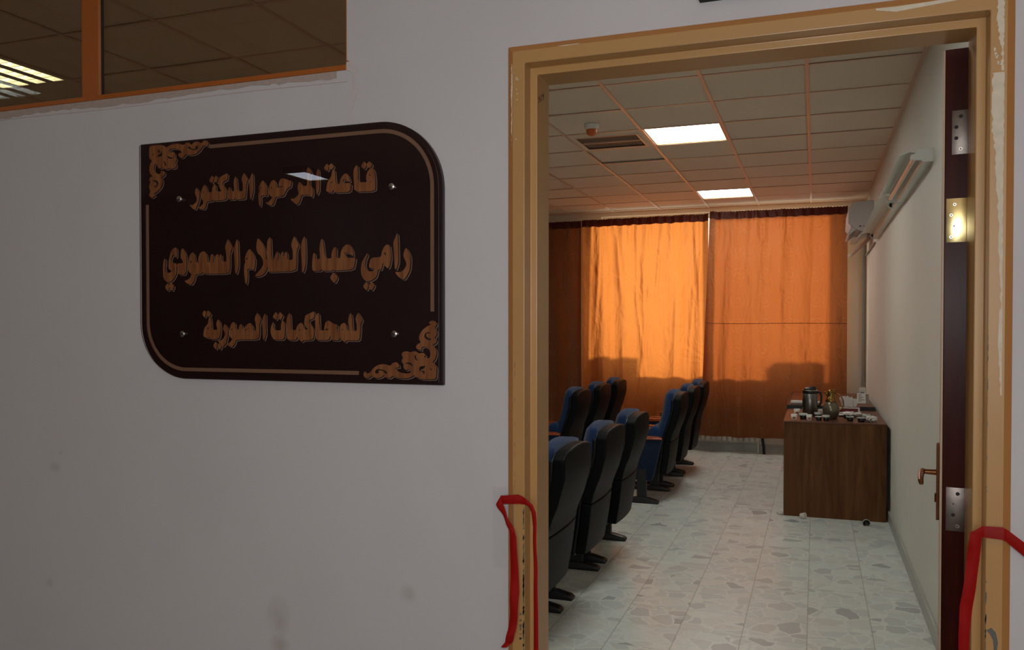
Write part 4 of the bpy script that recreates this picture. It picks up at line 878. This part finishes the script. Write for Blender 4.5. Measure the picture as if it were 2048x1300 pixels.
# things on the first desk --------------------------------------------------
ZD, ZD2 = .770, .800
t = thing('thermos', 'tall steel vacuum flask with black lid on the desk', 'flask', (-.040, 7.62, ZD))
MB().lathe([(0, 0), (.058, 0), (.062, .006), (.062, .185), (.058, .192), (0, .192)], seg=32).build('body', 'thermos', t, smooth=True)
MB().lathe([(0, .19), (.060, .19), (.062, .198), (.062, .212), (.060, .216), (0, .216)], seg=32).build('collar', 'black', t, smooth=True)
MB().lathe([(0, .215), (.063, .215), (.0635, .219), (.061, .222), (0, .222)], seg=32).build('ring', 'steel', t, smooth=True)
MB().lathe([(0, .221), (.055, .221), (.050, .234), (.030, .243), (.012, .248), (0, .249)], seg=32).build('lid', 'black', t, smooth=True)
MB().tube([(.055, 0, .205), (.085, 0, .200), (.092, 0, .17), (.090, 0, .12), (.078, 0, .09), (.058, 0, .08)], [.008, .009, .009, .009, .008, .007], 10).build('handle', 'black', t, smooth='all')
g = MB(); g.prism([(-.005, .236), (.010, .252), (.030, .256), (.052, .246), (.05, .240)], -.012, .012, 'y', bev=.002); g.build('pour_button', 'black', t)
t = thing('coffee_jug', 'pewter and gold coffee jug with curved handle on the desk', 'jug', (.126, 7.395, ZD))
MB().lathe([(0, 0), (.036, 0), (.044, .004), (.052, .02), (.064, .05), (.067, .075), (.064, .10), (.055, .122), (.043, .142)], seg=36).build('body', 'jug', t, smooth='all')
MB().lathe([(.0435, .141), (.047, .144), (.040, .158), (.031, .18), (.027, .20), (.028, .214), (.030, .220), (.0, .224)], seg=32).build('neck', 'gold', t, smooth='all')
MB().lathe([(0, .221), (.030, .221), (.027, .233), (.014, .241), (0, .243)], seg=28).build('lid', 'gold', t, smooth='all')
g = MB(); g.tube([(-.022, 0, .195), (-.035, 0, .208), (-.047, 0, .222), (-.058, 0, .226)], [.012, .010, .007, .004], 10); g.build('spout', 'gold', t, smooth='all')
MB().tube([(.024, 0, .216), (.05, 0, .210), (.078, 0, .19), (.094, 0, .155), (.096, 0, .12), (.086, 0, .09), (.068, 0, .078), (.058, 0, .082)], [.004, .0045, .0055, .006, .006, .006, .0055, .004], 10).build('handle', 'gold', t, smooth='all')
MB().tube([(.010, 0, .238), (.03, 0, .244), (.056, 0, .241)], [.004, .004, .003], 8).build('thumb_lever', 'gold', t, smooth='all')

def cup(px, py, z, kind, label, r0=.021, h=.042, tip=None, group='small coffee cups around the flasks'):
    t = thing('coffee_cup', label, 'cup', (px, py, z), group=group)
    w = .0015
    MB().lathe([(0, 0), (r0 * .72, 0), (r0 * .76, .002), (r0, h), (r0 - w, h), (r0 * .72 - w, .004), (0, .004)], seg=24).build('cup_body', kind if kind != 'band' else 'cupdark', t, smooth='all')
    if kind == 'cupdark': MB().lathe([(r0 + .0012, h - .005), (r0 + .0016, h), (r0 - .003, h + .001), (r0 - .003, h - .003)], seg=24).build('rim', 'cuprim', t, smooth='all')
    elif kind == 'band': MB().lathe([(r0 + .0012, h - .016), (r0 + .0030, h), (r0 - .003, h + .001), (r0 - .003, h - .004)], seg=24).build('rim', 'cuprim', t, smooth='all')
    else:
        g = MB(); n = 6
        ro = lambda z_: r0 * (.76 + .24 * z_ / h) + .0006
        rows = [[g.bm.verts.new((ro(zz) * math.cos(a), ro(zz) * math.sin(a), zz)) for a in [math.radians(-120 + 10 * k) for k in range(n + 1)]] for zz in (h * .2, h * .55)]
        for k in range(n): g.bm.faces.new((rows[0][k], rows[0][k + 1], rows[1][k + 1], rows[1][k]))
        g.build('print', 'cupred', t)
    if tip: t.rotation_euler = tip
    return t
cup(-.160, 7.235, ZD, 'cupwhite', 'white paper cup nearest the left corner of the desk', .026, .046)
cup(-.145, 7.66, ZD, 'cupwhite', 'white paper cup standing behind the leftmost cups, left of the flask', .029, .05)
cup(-.090, 7.32, ZD, 'band', 'dark cup with a broad pale rim between two white cups', .031, .046)
cup(-.043, 7.215, ZD, 'cupwhite', 'white paper cup in front of the steel flask', .024, .047)
cup(.026, 7.48, ZD, 'band', 'dark cup with pale rim, the rear of two between flask and jug', .029, .042)
cup(.030, 7.235, ZD, 'cupdark', 'black cup with white rim, front one between flask and jug', .027, .034)
cup(.0855, 7.225, ZD, 'band', 'dark cup with pale rim right in front of the jug', .026, .046)
cup(.050, 7.80, ZD, 'cupwhite', 'pale cup behind the gap between flask and jug', .024, .042)
cup(.248, 7.50, ZD, 'cupdark', 'black cup behind the crumpled wrapper, right of the jug', .025, .032)
cup(.268, 7.28, ZD, 'cupdark', 'black cup in front of the crumpled wrapper', .030, .036)
cup(.398, 7.40, ZD, 'band', 'dark cup with pale rim, tallest on the right side of the desk', .028, .046)
cup(.350, 7.235, ZD, 'cupdark', 'wide black cup near the right front edge of the desk', .032, .036)
cup(.028, 8.40, ZD2, 'cupwhite', 'tiny white cup on the second desk behind the flask', .020, .03)
cup(-.104, 7.055, .019, 'cupwhite', 'white paper cup with red print lying on the floor by the desk', .026, .042, tip=(math.radians(82), 0, math.radians(70)), group='cups dropped on the floor')
cup(.370, 6.975, .026, 'cupdark', 'dark cup lying on the floor near the right wall, mouth to the door', .029, .036, tip=(math.radians(96), 0, math.radians(12)), group='cups dropped on the floor')
def crumple(name, label, cat, loc, s, seed, mat='paper', pts=160):
    rnd = random.Random(seed); bm = bmesh.new(); bmesh.ops.create_icosphere(bm, subdivisions=3, radius=1)
    for v in bm.verts:
        k = 1 + .28 * math.sin(v.co.x * 7 + seed) * math.sin(v.co.y * 6 + v.co.z * 5) + rnd.uniform(-.12, .12)
        v.co = Vector((v.co.x * s[0] * k, v.co.y * s[1] * k, max(-.98, v.co.z * k) * s[2]))
    zmin = min(v.co.z for v in bm.verts)
    for v in bm.verts: v.co.z -= zmin
    g = MB(); g.bm.free(); g.bm = bm
    o = g.build(name, mat, loc=loc); return tag(o, label, cat)
crumple('paper_scrap', 'small white ball of paper on the floor at the desk corner', 'paper', (-.262, 7.13, 0), (.024, .02, .016), 4)
crumple('tissue', 'crumpled white tissue at the right front corner of the desk', 'tissue', (.428, 7.27, ZD), (.042, .03, .024), 9)
crumple('wrapper', 'flat crumpled white plastic wrapper behind the black cups', 'wrapper', (.285, 7.66, ZD), (.105, .07, .02), 13)
t = thing('tissue_box', 'maroon tissue box on the desk with white tissue standing up', 'tissue box', (.285, 7.95, ZD))
g = MB(); g.box(-.085, .085, -.055, .055, 0, .056, .002); g.build('box', 'maroon', t)
g = MB(); g.box(-.083, .085, -.0558, -.0552, .046, .056); g.box(.070, .0852, -.0562, -.0552, 0, .056); g.build('label_band', 'paper', t)
g = MB(); rnd = random.Random(2)
R_ = []
for j in range(9):
    v = j / 8; R_.append([g.bm.verts.new(((-.055 - .03 * v + (.11 + .055 * v) * i / 14) , .02 * math.sin(i * 1.1 + j * .5) * (1 - .3 * v) + rnd.uniform(-.004, .004), .054 + v * (.10 - .028 * abs(i - 5) / 7 + .008 * math.sin(i * 2.3)))) for i in range(15)])
for a, c in zip(R_, R_[1:]):
    for i in range(14): g.bm.faces.new((a[i], a[i + 1], c[i + 1], c[i]))
g.build('tissue', 'paper', t, smooth='all')
# second desk: card stand, paper roll, socket
t = thing('desk_calendar', 'small white card stand with written lines on the second desk', 'card stand', (.425, 8.72, ZD2))
g = MB(); g.prism([(-.045, 0), (.05, 0), (.012, .092), (.008, .092)], -.042, .034, 'x', bev=.001); g.build('card', 'paper', t)
g = MB(); rnd = random.Random(8)
for q in range(6):
    z = .018 + .012 * q; y = -.045 + .053 * z / .092
    g.box(-.03, -.03 + rnd.uniform(.02, .055), y - .0012, y + .002, z, z + .0035)
g.build('writing', 'ink', t)
g = MB(); g.prism([(-.03, 0), (.05, 0), (.012, .085)], .034, .062, 'x'); g.build('holder', 'grille', t)
t = thing('paper_roll', 'pale rolled paper lying along the near edge of the second desk', 'roll', (-.155, 8.37, ZD2))
g = MB(); g.tube([(-.062, 0, .0185), (.075, .01, .0185)], .018, 16); g.build('roll', 'paper', t, smooth=True)
g = MB(); g.tube([(-.0625, 0, .0185), (-.063, 0, .0185)], .008, 12); g.build('core', 'dark', t)
t = thing('cable_box', 'small white socket box at the foot of the grey conduit', 'socket', (.518, 10.55, ZD2 - .0))
g = MB(); g.box(-.04, .04, -.03, .03, -.10, .03, .004); g.build('box', 'white', t); g = MB(); g.box(-.02, .02, -.0308, -.03, -.07, -.02); g.build('socket_face', 'grille', t)

# ================================================================ RIGHT WALL: light fittings, air conditioner, conduit
def batten(name, label, y0, y1, tube, z=2.405, xw=XR):
    t = thing(name, label, 'wall light', (xw, y0, z)); L = y1 - y0
    g = MB(); g.prism([(0, -.030), (-.045, -.030), (-.052, -.020), (-.052, .022), (-.045, .03), (0, .03)], .0, L, 'y', bev=.002); g.build('housing', 'white_enamel', t)
    g = MB(); g.prism([(-.052, .018), (-.052, .023), (-.10, .040), (-.150, .022), (-.152, .016), (-.10, .033)], .05, L, 'y'); g.build('reflector', 'white_enamel', t)
    g = MB(); g.prism([(-.0, -.034), (-.05, -.034), (-.058, -.022), (-.10, -.022), (-.108, -.010), (-.104, .004), (-.09, .008), (-.075, .012), (-.07, .034), (0, .034)], -.022, .0, 'y', bev=.002); g.build('end_cap', 'white', t)
    if tube:
        g = MB(); g.tube([(-.086, 0, -.008), (-.086, L - .05, -.008)], .013, 16); g.build('tube', 'tube', t, smooth=True)
    else:
        for y in (.25, L - .1):
            g = MB(); g.tube([(-.055, y, -.006), (-.055, y + .012, -.006)], .024, 14); g.box(-.050, -.030, y, y + .01, -.032, .0); s = g.build('lamp_holder', 'white_enamel', t)
            g = MB(); g.tube([(-.055, y - .003, -.006), (-.055, y, -.006)], .015, 14); g.build('socket_hole', 'dark', s)
    return t
batten('wall_light', 'white wall light fitting nearer the doorway, holding one unlit tube', 4.76, 6.25, True)
batten('wall_light', 'white wall light fitting beyond the first, tube missing and two empty sockets', 6.29, 8.72, False)
t = thing('air_conditioner', 'white wall air conditioner high in the far right corner, flaps open', 'air conditioner', (XR, 9.40, 2.53))
g = MB(); g.prism([(0, .02), (0, .315), (-.02, .318), (-.205, .300), (-.214, .24), (-.216, .075), (-.20, .05), (-.165, .022), (-.13, .006), (-.09, 0)], 0, .86, 'y', bev=.006); g.build('body', 'acgrey', t)
g = MB(); g.prism([(-.207, .296), (-.240, .24), (-.246, .09), (-.216, .05), (-.214, .07), (-.2175, .235)], .012, .848, 'y', bev=.002); g.build('front_cover', 'acgrey', t)
g = MB(); g.prism([(-.205, .055), (-.25, -.02), (-.232, -.032), (-.165, .022)], .03, .83, 'y', bev=.001); g.build('upper_flap', 'acgrey', t)
g = MB(); g.prism([(-.105, .002), (-.155, -.055), (-.20, -.058), (-.15, -.062), (-.125, -.05), (-.09, .0)], .05, .81, 'y'); g.build('lower_flap', 'acgrey', t)
g = MB(); g.prism([(-.135, .045), (-.120, .045), (-.120, .058), (-.135, .058)], -.0008, 0, 'y')
for k, (a, w_) in enumerate([(-.105, .006), (-.097, .004), (-.091, .006), (-.083, .004), (-.077, .006)]): g.prism([(a, .047), (a + w_, .047), (a + w_ * .8, .056 + .003 * (k == 0)), (a + .001, .054)], -.0008, 0, 'y')
g.build('small_logo', 'ink', t)
g = MB(); g.tube([(XR - .03, 9.64, 2.525), (XR - .032, 9.70, 2.48), (XR - .06, 9.85, 2.445), (XR - .11, 10.05, 2.415), (XR - .15, 10.25, 2.385), (XR - .175, 10.42, 2.365), (XR - .22, 10.52, 2.35), (XR - .30, 10.57, 2.34)], .019, 12)
tag(g.build('drain_hose', 'pipe', smooth='all'), 'pinkish drain hose curving from the air conditioner to behind the curtain', 'hose')
g = MB(); g.tube([(XR - .012, 9.02, 2.37), (XR - .012, 10.56, 2.37)], .009, 10); g.tube([(XR - .030, 10.58, 2.50), (XR - .030, 10.58, .84)], .021, 12)
tag(g.build('conduit', 'conduit', smooth=True), 'grey conduit running down the far right corner to a socket box', 'conduit')
g = MB(); g.box(XR - .002, XR, 5.85, 5.88, .29, .55, .0005)
tag(g.build('wall_scratch', 'white'), 'thin vertical white scratch low on the right wall', 'scratch')
# ceiling pieces
t = thing('smoke_detector', 'white smoke detector with orange dome on the ceiling', 'smoke detector', (-1.56, 6.02, ZC_ + .003))
MB().lathe([(0, 0), (.056, 0), (.056, -.012), (.050, -.030), (.036, -.038), (0, -.038)], seg=32).build('base', 'white', t, smooth=True)
MB().lathe([(.040, -.036), (.040, -.052), (.034, -.070), (.018, -.082), (0, -.085)], seg=28).build('dome', 'orange_dome', t, smooth='all')
t = thing('vent_grille', 'square ceiling vent grille with two slatted bands beside the lamp', 'vent', (GR[0], GR[1], ZC_ + .003))
hw, hd = GDX / 2 - .012, GDY / 2 - .012
g = MB()
for x0, x1, y0, y1 in [(-hw, -.24, -hd, hd), (.235, hw, -hd, hd), (-.24, .235, -hd, -.165), (-.24, .235, .24, hd)]: g.box(x0, x1, y0, y1, -.002, .006)
g.build('frame', 'tile', t)
g = MB()
for x0, x1, y0, y1 in [(-.252, -.24, -.177, .252), (.235, .250, -.177, .252), (-.24, .235, -.177, -.165), (-.24, .235, .24, .252), (-.24, .235, .028, .044)]: g.box(x0, x1, y0, y1, -.006, .007)
g.build('inner_rim', 'tbar', t)
g = MB(); g.box(-.24, .235, -.165, .24, .05, .055); g.build('backing', 'plenum', t)
g = MB()
for k in range(34):
    x = -.232 + k * .0139
    g.prism([(x, .002), (x + .002, .002), (x + .010, .022), (x + .008, .022)], -.165, .24, 'y')
g.build('slats', 'grille', t)

# ================================================================ RADIATOR under the windows
t = thing('radiator', 'white column radiator showing beneath the right curtain', 'radiator', (-1.0, 10.575, 0))
for k in range(19):
    x = -.86 + k * .0655
    g = MB(); g.box(x, x + .058, -.045, .03, .135, .72, .02, 3); g.build('column', 'rad', t, smooth=True)
for x in (-.84, .345):
    g = MB(); g.box(x, x + .02, -.02, .02, 0, .15, .003); g.build('foot', 'rad', t)
g = MB(); g.tube([(-.575, 10.505, .0), (-.580, 10.505, .09), (-.592, 10.50, .17), (-.594, 10.505, .27)], .017, 12)
tag(g.build('radiator_pipe', 'black', smooth='all'), 'black pipe standing at the right end of the radiator', 'pipe')
